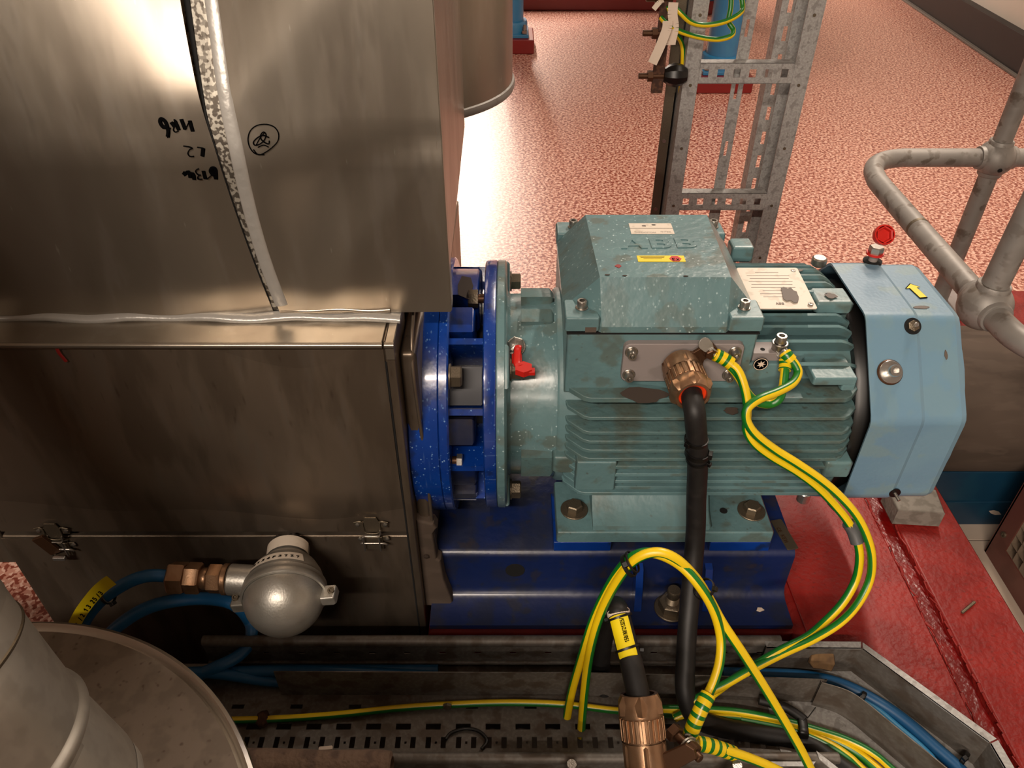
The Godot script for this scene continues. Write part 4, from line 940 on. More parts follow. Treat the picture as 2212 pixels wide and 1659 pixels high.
func motor() -> void:
	var c := V(0, 0.72, 0)
	var ax := Transform3D(Basis(V(0, 0, 1), V(1, 0, 0), V(0, 1, 0)), c)
	var t := thing("electric_motor", V(0.2, 0.56, 0), "teal green finned electric motor with a big terminal box and pale blue fan cover", "motor")
	var b := MB.new()
	# drive end: flange, shield, bosses
	b.lathe(ax, [V2(0.1, -0.0195), V2(0.1735, -0.0195), V2(0.175, -0.018), V2(0.175, -0.0095), V2(0.1715, -0.007), V2(0.132, -0.006), V2(0.128, -0.002), V2(0.1285, 0.02), V2(0.1315, 0.05), V2(0.1315, 0.0575), V2(0.1, 0.0575)], 96)
	part("end_shield", b, "teal_speck", t)
	for a in [[92, 104, 0.142], [-22, -4, 0.143], [74, 84, 0.136]]:
		b = MB.new(); b.sector(c, 0.012, 0.0565, 0.11, a[2], a[0], a[1], 0.006); part("shield_boss", b, "teal_dirty", t)
	for a in [98.0, -14.0]:
		var d := V(0, sin(deg_to_rad(a)), cos(deg_to_rad(a)))
		b = MB.new(); b.rod(c + d * 0.135 + V(0.016, 0, 0), c + d * 0.135 + V(0.030, 0, 0), 0.007, 14, 0.001); part("shield_stud", b, "teal_dirty", t)
	for a in [45.0, 135.0, -45.0, 225.0]:
		var d := V(0, sin(deg_to_rad(a)), cos(deg_to_rad(a)))
		bolt_hex("flange_bolt", c + d * 0.150 + V(-0.0028, 0, 0), V(1, 0, 0), 0.0125, 0.013, "steel_dull", t, 0.0145, 0.6)
		b = MB.new(); b.sector(c, -0.0195, -0.003, 0.13, 0.174, a - 9, a + 9, 0.003); part("bolt_pad", b, "teal", t)
	# hex plug with red strap and cap
	var pd := V(0, sin(deg_to_rad(59)), cos(deg_to_rad(59)))
	bolt_hex("drain_plug", c + pd * 0.1315 + V(0.0050, 0, 0), V(0, 0.75, 0.66), 0.0112, 0.010, "steel", t, 0.0125, 0.2)
	b = MB.new()
	b.tube(curve([c + pd * 0.133 + V(0.005, -0.006, 0.006), V(0.0074,0.8494,0.09), V(0.0068,0.8467,0.098), V(0.0062,0.8394,0.112), V(0.0101,0.8405,0.12)], 6), 0.0046, 10, 0, 0, true, 0.45)
	b.tube(curve([V(0.0057,0.8425,0.097), V(0.0062,0.8372,0.109)], 4), 0.0065, 10, 0, 0, true, 0.35)
	var rs := part("retaining_strap", b, "red_plastic", t, "red plastic strap")
	b = MB.new(); var cq := V(0.014,0.8378,0.122)
	b.lathe(MB.along(cq + V(0, 0.004, 0), cq - V(0, 0.004, 0)), [V2(0, 0), V2(0.0115, 0), V2(0.0115, 0.0075), V2(0.0095, 0.0085), V2(0.0085, 0.002), V2(0, 0.002)], 6, true); b.box(Transform3D(Basis(), cq + V(0.009, -0.001, 0.003)), V(0.010, 0.006, 0.010), 0.001); part("hex_cap", b, "red_plastic", rs)
	# stator body and fins
	b = MB.new(); b.lathe(ax, [V2(0.1, 0.0575), V2(0.1345, 0.0575), V2(0.137, 0.061), V2(0.137, 0.425), V2(0.133, 0.432), V2(0.10, 0.432)], 96); part("stator_frame", b, "teal", t)
	var rt := 0.1665
	for y in [0.0862, 0.0655, 0.0475, 0.0355, 0.0225, 0.0095, -0.004, -0.0185, -0.033, -0.0485, -0.0665]:
		for s in [1.0, -1.0]:
			fin(t, c, y, s, rt, 0.0762, "teal_dirty" if y > -0.01 else "teal")
	for a in [46.5, 56.5, 63.5, 69.5, 75.0, 82.0, 88.5, 95.0, 102.0, 109.0, 116.0, 124.0, 133.0]:
		b = MB.new()
		var r0 := 0.13
		var tip := rt + (0.004 if a > 80 else 0.0)
		var x0 := 0.28 if a < 98 else 0.07
		b.prism(Transform3D(Basis(V(1, 0, 0), V(0, sin(deg_to_rad(a)), cos(deg_to_rad(a))), V(0, cos(deg_to_rad(a)), -sin(deg_to_rad(a)))), c + V(0, -0.0022 * cos(deg_to_rad(a)), 0.0022 * sin(deg_to_rad(a)))), [V2(x0, r0), V2(0.428, r0), V2(0.426, tip - 0.016), V2(0.412, tip - 0.004), V2(0.404, tip), V2(x0 + 0.016, tip), V2(x0, tip - 0.014)], 0.0045, 0.001, true)
		part("cooling_fin", b, "teal", t)
	b = MB.new(); b.lathe(ax, [V2(0.1, 0.425), V2(0.146, 0.427), V2(0.149, 0.432), V2(0.149, 0.448), V2(0.13, 0.452), V2(0.09, 0.47), V2(0, 0.47)], 64); part("rear_shield", b, "black_plastic", t)
	# bosses among the fins
	b = MB.new(); b.bx(0.081, 0.133, -0.046 + 0.72, 0.006 + 0.72, 0.12, 0.1672, 0.003); part("flat_pad", b, "teal", t)
	b = MB.new(); b.bx(0.362, 0.416, 0.72 + 0.103, 0.72 + 0.116, 0.09, 0.137, 0.003); b.bx(0.40, 0.418, 0.72 + 0.092, 0.72 + 0.104, 0.09, 0.134, 0.003); part("lug_pad", b, "teal", t)
	b = MB.new(); b.bx(0.394, 0.43, 0.72 - 0.022, 0.72 + 0.008, 0.13, 0.170, 0.005); part("rear_lug", b, "teal", t)
	b = MB.new(); b.bx(0.052, 0.082, 0.72 - 0.036, 0.72 - 0.004, 0.12, 0.148, 0.005); part("front_lug", b, "teal_dirty", t)
	b = MB.new(); b.bx(0.378, 0.428, 0.868, 0.889, 0.012, 0.052, 0.006); part("top_lug", b, "teal", t)
	b = MB.new(); b.bx(0.288, 0.302, 0.872, 0.893, -0.15, -0.12, 0.004); b.bx(0.308, 0.340, 0.862, 0.887, -0.125, -0.095, 0.004); part("rear_pad", b, "teal", t)
	# stains and chips of their own shape
	var rg := RandomNumberGenerator.new()
	rg.seed = 11
	for q in [[V(0.161,0.8138,0.1405), 0.030, 0.0105, V(0, 0.72, 0.7), "rust_stain"], [V(0.268,0.7933,0.1475), 0.010, 0.005, V(0, 0.8, 0.6), "rust_stain"], [V(0.3495,0.8935,0.0446), 0, 0, V(0, 1, 0), ""]]:
		if q[1] > 0.0: patch("stain", t, q[0], q[3], q[1], q[2], q[4], rg)
	# terminal box
	var neck := MB.new()
	neck.prism(Transform3D(Basis(), V(0.1765, 0, -0.118)), [V2(-0.112, 0.80), V2(0.112, 0.80), V2(0.113, 0.892), V2(-0.112, 0.892)], 0.240, 0.004)
	var tb := part("terminal_box", neck, "teal", t)
	b = MB.new(); b.bx(0.064, 0.29, 0.889, 0.8915, -0.12, 0.1225, 0.0005); part("gasket", b, "black_void", tb)
	b = MB.new()
	var lo := 0.8925; var hi := 0.950
	# frustum on a base whose corners are cut back for the bolt lugs
	var A := [V(0.104, lo, 0.1235), V(0.249, lo, 0.1235), V(0.2915, lo, 0.081), V(0.2915, lo, -0.086), V(0.256, lo, -0.1215), V(0.099, lo, -0.1215), V(0.0615, lo, -0.086), V(0.0615, lo, 0.081)]
	var T := [V(0.101, hi, 0.0945), V(0.252, hi, 0.0945), V(0.252, hi, 0.0945), V(0.256, hi, -0.0665), V(0.256, hi, -0.0665), V(0.0965, hi, -0.0665), V(0.0965, hi, -0.0665), V(0.101, hi, 0.0945)]
	for q in 8:
		var w := (q + 1) % 8
		var a2: Vector3 = A[q] + V(0, 0.008, 0); var b2: Vector3 = A[w] + V(0, 0.008, 0)
		var c2: Vector3 = T[w] + (b2 - T[w]) * 0.05; var d2: Vector3 = T[q] + (a2 - T[q]) * 0.05
		flat4(b, A[q], A[w], b2, a2); flat4(b, a2, b2, c2, d2)
		if q % 2 == 0: flat4(b, d2, c2, T[w] + V(0, 0, 0), T[q])
		else: flat4(b, d2, c2, T[w].lerp(T[(w + 2) % 8], 0.002), T[q])
	b.face(T[0], T[1], T[3], T[5], Vector3.UP)
	for q in [[0, 1, 2], [0, 2, 3], [0, 3, 4], [0, 4, 5], [0, 5, 6], [0, 6, 7]]:
		b.tri(A[q[0]], A[q[1]], A[q[2]], Vector3.DOWN, Vector3.DOWN, Vector3.DOWN)
	var lid := part("lid", b, "teal_speck", tb)
	for q in [[0.061, 0.102, 0.082, 0.124], [0.251, 0.292, 0.082, 0.124], [0.061, 0.100, -0.122, -0.085], [0.255, 0.292, -0.122, -0.085]]:
		b = MB.new(); b.bx(q[0], q[1], 0.8925, 0.9135, q[2], q[3], 0.003); part("lid_lug", b, "teal", tb)
		bolt_socket("lid_bolt", V((q[0] + q[1]) / 2 + (0.0 if q[2] > 0 else 0.004), 0.9135, (q[2] + q[3]) / 2), Vector3.UP, 0.0058, 0.0085, "steel", tb, 0.0075)
	# raised maker's letters, worn and painted over
	text("raised_letters", "ABB", frame(V(0.1813,0.9498,0.0139), V(1, 0, -0.03), Vector3.UP), 0.026, "teal_speck", tb, 0.003, true, 1.45)
	b = MB.new(); b.prism(frame(V(0.1773,0.9502,-0.0262), V(1, 0, 0), Vector3.UP), rrect(0.0545, 0.029, 0.0006), 0.0004); var wl := part("sticker", b, "white_label", tb, "white sticker with faint print")
	b = MB.new(); b.box(Transform3D(Basis(), V(0.1773,0.9507,-0.0265)), V(0.0545, 0.0001, 0.0007)); part("sticker_line", b, "ink", wl)
	text("sticker_print", "THERMISTORS", frame(V(0.1681,0.9507,-0.0151), V(1, 0, 0.02), Vector3.UP), 0.0032, "faint_print", wl, 0.0001, false)
	text("sticker_print", "FITTED", frame(V(0.194,0.9507,-0.0163), V(1, 0, 0.02), Vector3.UP), 0.0032, "faint_print", wl, 0.0001, false)
	for q in [V(0.1688,0.9505,-0.0333), V(0.1816,0.9505,-0.0359)]: patch("smudge", wl, q, Vector3.UP, 0.003, 0.002, "bare_chip", rg)
	b = MB.new(); b.prism(frame(V(0.1778,0.9502,0.0519), V(1, 0, 0), Vector3.UP), rrect(0.0565, 0.0145, 0.0006), 0.0004); wl = part("hazard_sticker", b, "yellow_label", tb, "yellow explosion hazard sticker")
	b = MB.new(); b.prism(frame(V(0.1947,0.9507,0.0528), V(1, 0, 0), Vector3.UP), ngon(6, 0.0074, PI / 6 * 0), 0.0002); part("sticker_hexagon", b, "red_plastic", wl)
	text("sticker_print", "Ex", frame(V(0.1946,0.9509,0.0532), V(1, 0, 0), Vector3.UP).translated_local(V(0, -0.0012, 0)), 0.0065, "ink", wl, 0.0001)
	for k in 3:
		b = MB.new(); b.box(Transform3D(Basis(), V(0.1707,0.9507,0.0471) + V(-0.003, 0, 0.0027 * k)), V([0.03, 0.028, 0.022][k], 0.0002, 0.0006)); part("print_line", b, "brass_dark", wl)
	b = MB.new(); b.bx(0.085, 0.098, 0.8935, 0.9005, 0.1238, 0.1243); part("paint_chip", b, "bare_chip", tb)
	patch("chip", tb, V(0.1246,0.9501,0.0694), Vector3.UP, 0.004, 0.004, "red_ink", rg)
	for q in [V(0.11, 0.9503, 0.09), V(0.13, 0.9503, 0.092), V(0.2, 0.9503, 0.093)]: patch("chip", tb, q, Vector3.UP, 0.003, 0.0015, "rust_stain", rg)
	# entry plate
	b = MB.new(); b.prism(Transform3D(Basis(), V(0.2025, 0.853, 0.121)), rrect(0.142, 0.056, 0.008), 0.009, 0.0015); var ep := part("entry_plate", b, "grey_paint", tb, "light grey cable entry plate")
	for q in [[-0.062, 0.017], [0.060, 0.017], [-0.062, -0.0165], [0.058, -0.0165]]:
		bolt_socket("plate_bolt", V(0.2025 + q[0], 0.853 + q[1], 0.130), V(0, 0, 1), 0.0052, 0.0085, "steel", ep, 0.0078)
	# round warning badge
	var bp := V(0.2993,0.8466,0.1226)
	b = MB.new(); b.rod(bp, bp + V(0, 0, 0.0008), 0.0092, 28); var bd := part("badge", b, "ink", t, "round black badge with a white symbol")
	b = MB.new(); b.lathe(MB.along(bp + V(0, 0, 0.0008), bp + V(0, 0, 1)), [V2(0.0087, 0), V2(0.0087, 0.0002), V2(0.0078, 0.0002), V2(0.0078, 0)], 28); part("badge_ring", b, "white_tape", bd)
	b = MB.new()
	var star := []
	for k in 14: star.append(Vector2.from_angle(TAU * k / 14) * (0.0056 if k % 2 == 0 else 0.0024))
	b.prism(Transform3D(Basis(), bp + V(0.0006, 0, 0.0008)), star, 0.0002); part("badge_symbol", b, "white_tape", bd)
	b = MB.new(); b.bx(0.278, 0.336, 0.806, 0.8462, 0.09, 0.1222, 0.003); part("badge_boss", b, "teal", t)
	# nameplate over the fins
	b = MB.new(); b.prism(frame(V(0.334, 0.8925, 0.0235), V(1, 0, 0), V(0, 1, 0.06)), rrect(0.080, 0.091, 0.003), 0.0012, 0.0003); var npl := part("nameplate", b, "white_label", t, "pale metal nameplate with a smeared patch")
	for q in [[0.033, -0.0385], [0.033, 0.0385]]: bolt_socket("plate_screw", V(0.334 + q[0], 0.8938 + 0.0023 * (0.5 if q[1] < 0 else -0.6), 0.0235 + q[1]), Vector3.UP, 0.0033, 0.0016, "steel", npl)
	text("nameplate_print", "ABB", frame(V(0.3303,0.8918,0.0591), V(1, 0, 0.02), V(0, 1, 0.06)), 0.0042, "faint_print", npl, 0.0008)
	for k in 9:
		b = MB.new(); b.box(Transform3D(Basis(), V(0.331, 0.8938 + 0.06 * (0.0335 - 0.0068 * k), -0.010 + 0.0068 * k)), V([0.03, 0.055, 0.05, 0.056, 0.052, 0.056, 0.03, 0.04, 0.035][k], 0.0002, 0.0009)); part("print_line", b, "faint_print", npl)
	patch("smear", npl, V(0.3469,0.894,0.0411), V(0, 1, 0.06), 0.012, 0.017, "bare_chip", rg)
	# earth terminal on the frame
	b = MB.new(); b.bx(0.290, 0.334, 0.846, 0.858, 0.09, 0.1165, 0.001); part("earth_boss", b, "grey_paint", t)
	b = MB.new(); b.rod(V(0.303, 0.858, 0.1085), V(0.303, 0.8584, 0.1085), 0.0028, 14); part("tapped_hole", b, "black_void", t)
	bolt_socket("earth_bolt", V(0.3225, 0.866, 0.108), Vector3.UP, 0.0066, 0.010, "steel", t, 0.0098)
	b = MB.new(); b.rod(V(0.3225, 0.857, 0.108), V(0.3225, 0.868, 0.108), 0.0085, 16, 0.001); part("lug_stack", b, "steel", t)
	# feet
	for s in [1.0, -1.0]:
		b = MB.new()
		var z0 := 0.058; var z1 := 0.158
		b.bx(0.062, 0.363, 0.56, 0.583, minf(z0 * s, z1 * s), maxf(z0 * s, z1 * s), 0.003)
		b.prism(Transform3D(Basis(Vector3.BACK * s, Vector3.UP, Vector3.RIGHT), V(0.112, 0, 0)), [V2(0.05, 0.57), V2(0.156, 0.57), V2(0.152, 0.589), V2(0.13, 0.597), V2(0.10, 0.63), V2(0.09, 0.65), V2(0.05, 0.65)], 0.166, 0.006, true)
		part("foot", b, "teal_dirty" if s < 0 else "teal", t)
		for q in [[0.0884, 0.1165], [0.3396, 0.119]]:
			bolt_hex("foot_bolt", V(q[0], 0.583, q[1] * s), Vector3.UP, 0.0118, 0.011, "steel_dull", t, 0.0195, 0.15)
	b = MB.new(); b.rod(V(0.3005, 0.583, 0.118), V(0.3005, 0.5835, 0.118), 0.0055, 20); part("foot_hole", b, "black_void", t)
	# fan cover: folded octagon
	b = MB.new()
	var oct := ngon(8, 0.160 / cos(PI / 8), PI / 8)
	octa(b, c, [[0.157, 0.437], [0.1602, 0.4365], [0.1602, 0.498], [0.1580, 0.503], [0.1580, 0.548], [0.1550, 0.5555], [0.148, 0.558], [0.0, 0.562]])
	octa(b, c, [[0.1575, 0.4375], [0.1575, 0.54]])
	var fc := part("fan_cover", b, "teal_fan", t, "pale blue folded eight-sided fan cover")
	b = MB.new(); b.lathe(ax, [V2(0.152, 0.556), V2(0.150, 0.560), V2(0.12, 0.566), V2(0, 0.570)], 48); part("inlet_grille", b, "teal_fan", fc)
	var wz := V(0.4615,0.8253,0.113)
	var d45 := V(0, 0.7071, 0.7071)
	var fp := func(px: Vector3) -> Vector3: return c + d45 * 0.1605 + (px - c) - d45 * (px - c).dot(d45)
	var w1: Vector3 = fp.call(V(0.4615,0.8253,0.113))
	b = MB.new(); b.rod(w1, w1 + d45 * 0.003, 0.0158, 32, 0.001); part("rubber_washer", b, "brass_dark", fc)
	bolt_socket("cover_bolt", w1 + d45 * 0.003, d45, 0.0075, 0.012, "steel_bright", fc, 0.0142)
	var w2: Vector3 = fp.call(V(0.4936,0.8736,0.08))
	b = MB.new(); b.rod(w2 - d45 * 0.001, w2 + d45 * 0.0004, 0.0105, 28); part("access_hole", b, "black_void", fc)
	bolt_hex("recessed_nut", w2 + d45 * 0.0002, d45, 0.0072, 0.004, "steel_dull", fc)
	b = MB.new(); b.rod(w2 + d45 * 0.004, w2 + d45 * 0.010, 0.0028, 12, 0.0008); part("grease_nipple", b, "steel_bright", fc)
	# red cap on the top nipple
	var w3 := V(0.4954,0.88,-0.0698)
	b = MB.new(); b.rod(w3 + V(0, -0.002, 0), w3 + V(0, 0.0004, 0), 0.0125, 28); part("access_hole", b, "black_void", fc)
	b = MB.new(); b.rod(w3, w3 + V(0, 0.012, 0), 0.006, 14); part("extension_pipe", b, "grey_paint", fc)
	b = MB.new(); b.lathe(Transform3D(Basis(), w3 + V(0, 0.010, 0)), [V2(0, 0), V2(0.0115, 0), V2(0.0115, 0.003), V2(0, 0.003)], 24); part("strap_ring", b, "red_plastic", fc)
	bolt_hex("nipple_nut", w3 + V(0, 0.013, 0), Vector3.UP, 0.0098, 0.009, "steel", fc)
	b = MB.new(); var w4 := w3 + V(0.003, 0.037, -0.002)
	b.lathe(frame(w4, V(1, 0, 0), V(0, 0.6, 0.8)) * Transform3D(Basis(Vector3.RIGHT, PI / 2), Vector3.ZERO), [V2(0, 0.0), V2(0.0135, 0.0), V2(0.0140, 0.003), V2(0.0135, 0.008), V2(0.0118, 0.008)], 32)
	b.lathe(frame(w4, V(1, 0, 0), V(0, 0.6, 0.8)) * Transform3D(Basis(Vector3.RIGHT, PI / 2), Vector3.ZERO), [V2(0.0118, 0.008), V2(0.0098, 0.0075), V2(0.0092, 0.002), V2(0, 0.002)], 6, true)
	part("nipple_cap", b, "red_plastic", fc, "red plastic grease nipple cap")
	for q in [V(0.414, 0.883, -0.052)]:
		b = MB.new(); b.rod(q, q + V(0, 0.012, 0), 0.010, 20, 0.002); part("cover_screw", b, "steel", fc)
	b = MB.new(); b.rod(V(0.437, 0.566, 0.064), V(0.437, 0.546, 0.064), 0.0095, 20, 0.002); part("cover_screw", b, "steel_bright", fc)
	var w5 := V(0.5027,0.6631,0.1601)
	b = MB.new(); b.rod(w5 + V(0, 0, -0.001), w5 + V(0, 0, 0.0006), 0.0075, 20); part("access_hole", b, "black_plastic", fc)
	b = MB.new(); b.rod(w5, w5 + V(0.003, -0.004, 0.010), 0.0022, 10); part("drain_pin", b, "steel", fc)
	# arrow sticker
	var ar := [V2(-0.0165, 0.002), V2(-0.006, 0.0105), V2(-0.006, 0.0052), V2(0.020, 0.0052), V2(0.020, -0.0052), V2(-0.006, -0.0052), V2(-0.006, -0.0105)]
	var ap := V(0.5231,0.8787,0.0059)
	b = MB.new(); b.prism(frame(ap, V(0.15, 0, 1), Vector3.UP), ar, 0.0006); var av := part("arrow_border", b, "ink", fc)
	var ar2 := []
	for q in ar: ar2.append(q * 0.9 + V2(0.0003, 0))
	b = MB.new(); b.prism(frame(ap + V(0, 0.0006, 0), V(0.15, 0, 1), Vector3.UP), ar2, 0.0003); part("direction_arrow", b, "yellow_label", av, "yellow direction arrow")
	patch("chip", fc, V(0.5141,0.8783,0.0464), Vector3.UP, 0.012, 0.0035, "bare_chip", rg)
	var c2: Vector3 = fp.call(V(0.5333,0.8533,0.11))
	patch("chip", fc, c2 - d45 * 0.0021, d45, 0.002, 0.006, "bare_chip", rg)
	patch("chip", t, V(0.4001,0.8905,0.0387), Vector3.UP, 0.008, 0.007, "bare_chip", rg)
	patch("chip", t, V(0.3769,0.8895,-0.0267), Vector3.UP, 0.01, 0.003, "bare_chip", rg)

func flat4(b: MB, p: Vector3, q: Vector3, r: Vector3, s: Vector3) -> void:
	var n := (q - p).cross(s - p).normalized()
	var mid := (p + q + r + s) / 4 - V(0.1765, 0.90, 0)
	if n.dot(mid) < 0.0: n = -n
	b.face(p, q, r, s, n)

func patch(called: String, parent: Node, at: Vector3, n: Vector3, a: float, bb: float, m: String, rg: RandomNumberGenerator) -> void:
	var pl := []
	for k in 17:
		var w := rg.randf_range(0.72, 1.1)
		pl.append(Vector2(cos(TAU * k / 17) * a * w, sin(TAU * k / 17) * bb * w))
	var b := MB.new()
	b.prism(frame(at, V(1, 0, 0), n), pl, 0.0004)
	part(called, b, m, parent)

func fin(t: Node, c: Vector3, y: float, s: float, rt: float, thick: float, m: String) -> void:
	var zt := sqrt(rt * rt - y * y)
	var zb := sqrt(0.136 * 0.136 - y * y) - 0.006
	var hw := 0.0024 if y < 0.08 else 0.0035
	var b := MB.new()
	b.prism(Transform3D(Basis(V(1, 0, 0), V(0, 0, s), V(0, 1, 0)), c + V(0, y - hw, 0)), [V2(0.066, zb), V2(0.430, zb), V2(0.426, zt - 0.018), V2(0.414, zt - 0.004), V2(0.406, zt), V2(0.096, zt), V2(0.088, zt - 0.003), V2(0.069, zt - 0.022)], hw * 2, 0.0012, true)
	part("cooling_fin", b, m, t)

# eight-sided rings about the x axis: [distance to the flats, x]
func octa(b: MB, c: Vector3, p: Array) -> void:
	var rr := 0.12    # corner rounding share
	var ring := []
	var nr := []
	for k in 8:
		var a := TAU * k / 8
		for e in [-1.0, -0.88, 0.88, 1.0]:
			if e == 1.0: continue
			var half: float = tan(PI / 8) * e
			if e == -1.0:
				ring.append(Vector2.from_angle(a - PI / 8) * (1.0 / cos(PI / 8)) * 0.9915); nr.append(Vector2.from_angle(a - PI / 8))
			else:
				ring.append(Vector2.from_angle(a) + Vector2.from_angle(a + PI / 2) * half); nr.append(Vector2.from_angle(a))
	var n := ring.size()
	for i in p.size() - 1:
		var d := Vector2(p[i + 1][1] - p[i][1], p[i + 1][0] - p[i][0])
		var sl := Vector2(d.x, -d.y).normalized()      # radial, axial
		for k in n:
			var j := (k + 1) % n
			var P := func(q: Vector2, r: float, x: float) -> Vector3: return c + V(x, q.x * r, q.y * r)
			var N := func(q: Vector2) -> Vector3: return V(sl.y, q.x * sl.x, q.y * sl.x).normalized()
			b.quad(P.call(ring[k], p[i][0], p[i][1]), P.call(ring[j], p[i][0], p[i][1]), P.call(ring[j], p[i + 1][0], p[i + 1][1]), P.call(ring[k], p[i + 1][0], p[i + 1][1]), N.call(nr[k]), N.call(nr[j]), N.call(nr[j]), N.call(nr[k]))

# fluted brass cable gland from a along to b; returns nothing, builds parts
func gland(t: Node, a: Vector3, bq: Vector3, r: float, ring := true) -> void:
	var l := a.distance_to(bq)
	var x := MB.along(a, bq)
	var b := MB.new()
	b.lathe(x, [V2(0, 0), V2(r * 0.80, 0), V2(r * 0.80, l * 0.10), V2(r * 0.70, l * 0.12)], 32)
	b.lathe(x, [V2(r * 0.98, l * 0.10), V2(r * 1.02, l * 0.13), V2(r * 1.02, l * 0.36), V2(r * 0.95, l * 0.40), V2(0, l * 0.40)], 6, true)
	b.lathe(x, [V2(r * 0.96, l * 0.08), V2(r * 0.97, l * 0.10), V2(r * 0.97, l * 0.40)], 32)
	part("hex_body", b, "brass", t)
	b = MB.new()
	b.lathe(x, [V2(r * 0.9, l * 0.38), V2(r * 0.93, l * 0.40), V2(r * 0.93, l * 0.72), V2(r * 0.86, l * 0.75)], 40)
	for k in 22:
		var q := x * Transform3D(Basis(Vector3.UP, TAU * k / 22), Vector3.ZERO)
		b.box(q * Transform3D(Basis(), V(0, l * 0.565, r * 0.95)), V(r * 0.17, l * 0.29, r * 0.12), r * 0.03)
	part("fluted_nut", b, "brass", t)
	b = MB.new()
	b.lathe(x, [V2(r * 0.96, l * 0.71), V2(r * 1.0, l * 0.74), V2(r * 0.97, l * 0.90), V2(r * 0.84, l * 1.0), V2(r * 0.70, l * 1.0), V2(r * 0.66, l * 0.92), V2(0, l * 0.92)], 36)
	b.lathe(x, [V2(r * 0.9, l * 0.73), V2(r * 1.09, l * 0.76), V2(r * 1.09, l * 0.90), V2(r * 0.88, l * 1.0)], 6, true)
	part("compression_nut", b, "brass", t)
	if ring:
		b = MB.new(); b.lathe(x, [V2(r * 0.67, l * 0.925), V2(r * 0.67, l * 0.945), V2(r * 0.58, l * 0.95), V2(r * 0.5, l * 0.93)], 32); part("seal_ring", b, "orange_seal", t)

static func facing(x: Transform3D, to: Vector3) -> float:      # lathe angle of x that looks along to
	var l := x.basis.inverse() * to
	return atan2(l.x, l.z)

func tie(called: String, t: Node, at: Vector3, dir: Vector3, r: float, w: float, head: Vector3) -> void:
	var b := MB.new()
	dir = dir.normalized()
	b.lathe(MB.along(at - dir * w / 2, at + dir * w / 2), [V2(r, 0), V2(r + 0.0012, 0.0003), V2(r + 0.0012, w - 0.0003), V2(r, w)], 24)
	b.box(frame(at + head.normalized() * (r + 0.002), dir, head), V(w * 1.3, w * 1.3, 0.005), 0.0006)
	part(called, b, "black_plastic", t)

func lug(t: Node, a: Vector3, e: Vector3, n: Vector3, r: float, m := "cast_alu") -> void:   # crimped ring lug from the hole centre a to the wire end e
	var b := MB.new()
	var d := (e - a).normalized()
	var x := frame(a, d, n)
	var pl := []
	for k in 11: pl.append(Vector2(-cos(-PI / 2 + PI * k / 10), sin(-PI / 2 + PI * k / 10)) * r)
	pl.append(V2(r * 0.9, r * 0.9)); pl.append(V2(a.distance_to(e) * 0.6, r * 0.5)); pl.append(V2(a.distance_to(e) * 0.6, -r * 0.5)); pl.append(V2(r * 0.9, -r * 0.9))
	b.prism(x, pl, 0.002, 0.0004)
	b.rod(a.lerp(e, 0.45), e, r * 0.55, 12, 0.001)
	part("ring_lug", b, m, t)

func wire(label: String, pts: Array, r: float, aim: Vector3, tw := 0.0, group := "green and yellow earth wires by the motor") -> Node3D:
	if r == 0.0053: pts.append(ext(pts, 0.12 if pts[-1].z > 0.44 and label.find("lug ") < 0 else 0.001))
	var t := thing("earth_wire", pts[0], label, "wire", group)
	var b := MB.new(); b.tube(curve(pts, 6), r, 14, 0.0, tw, true, 1.0, aim); part("insulation", b, "earth_wire", t)
	return t

func tape(t: Node, pts: Array, r: float) -> void:
	var b := MB.new(); b.tube(curve(pts, 6), r, 14); part("tape_wrap", b, "earth_tape", t, "green and yellow tape wrap")

static func ext(p: Array, l: float) -> Vector3:      # a point further on along the last stretch
	return p[-1] + (p[-1] - p[-2]).normalized() * l

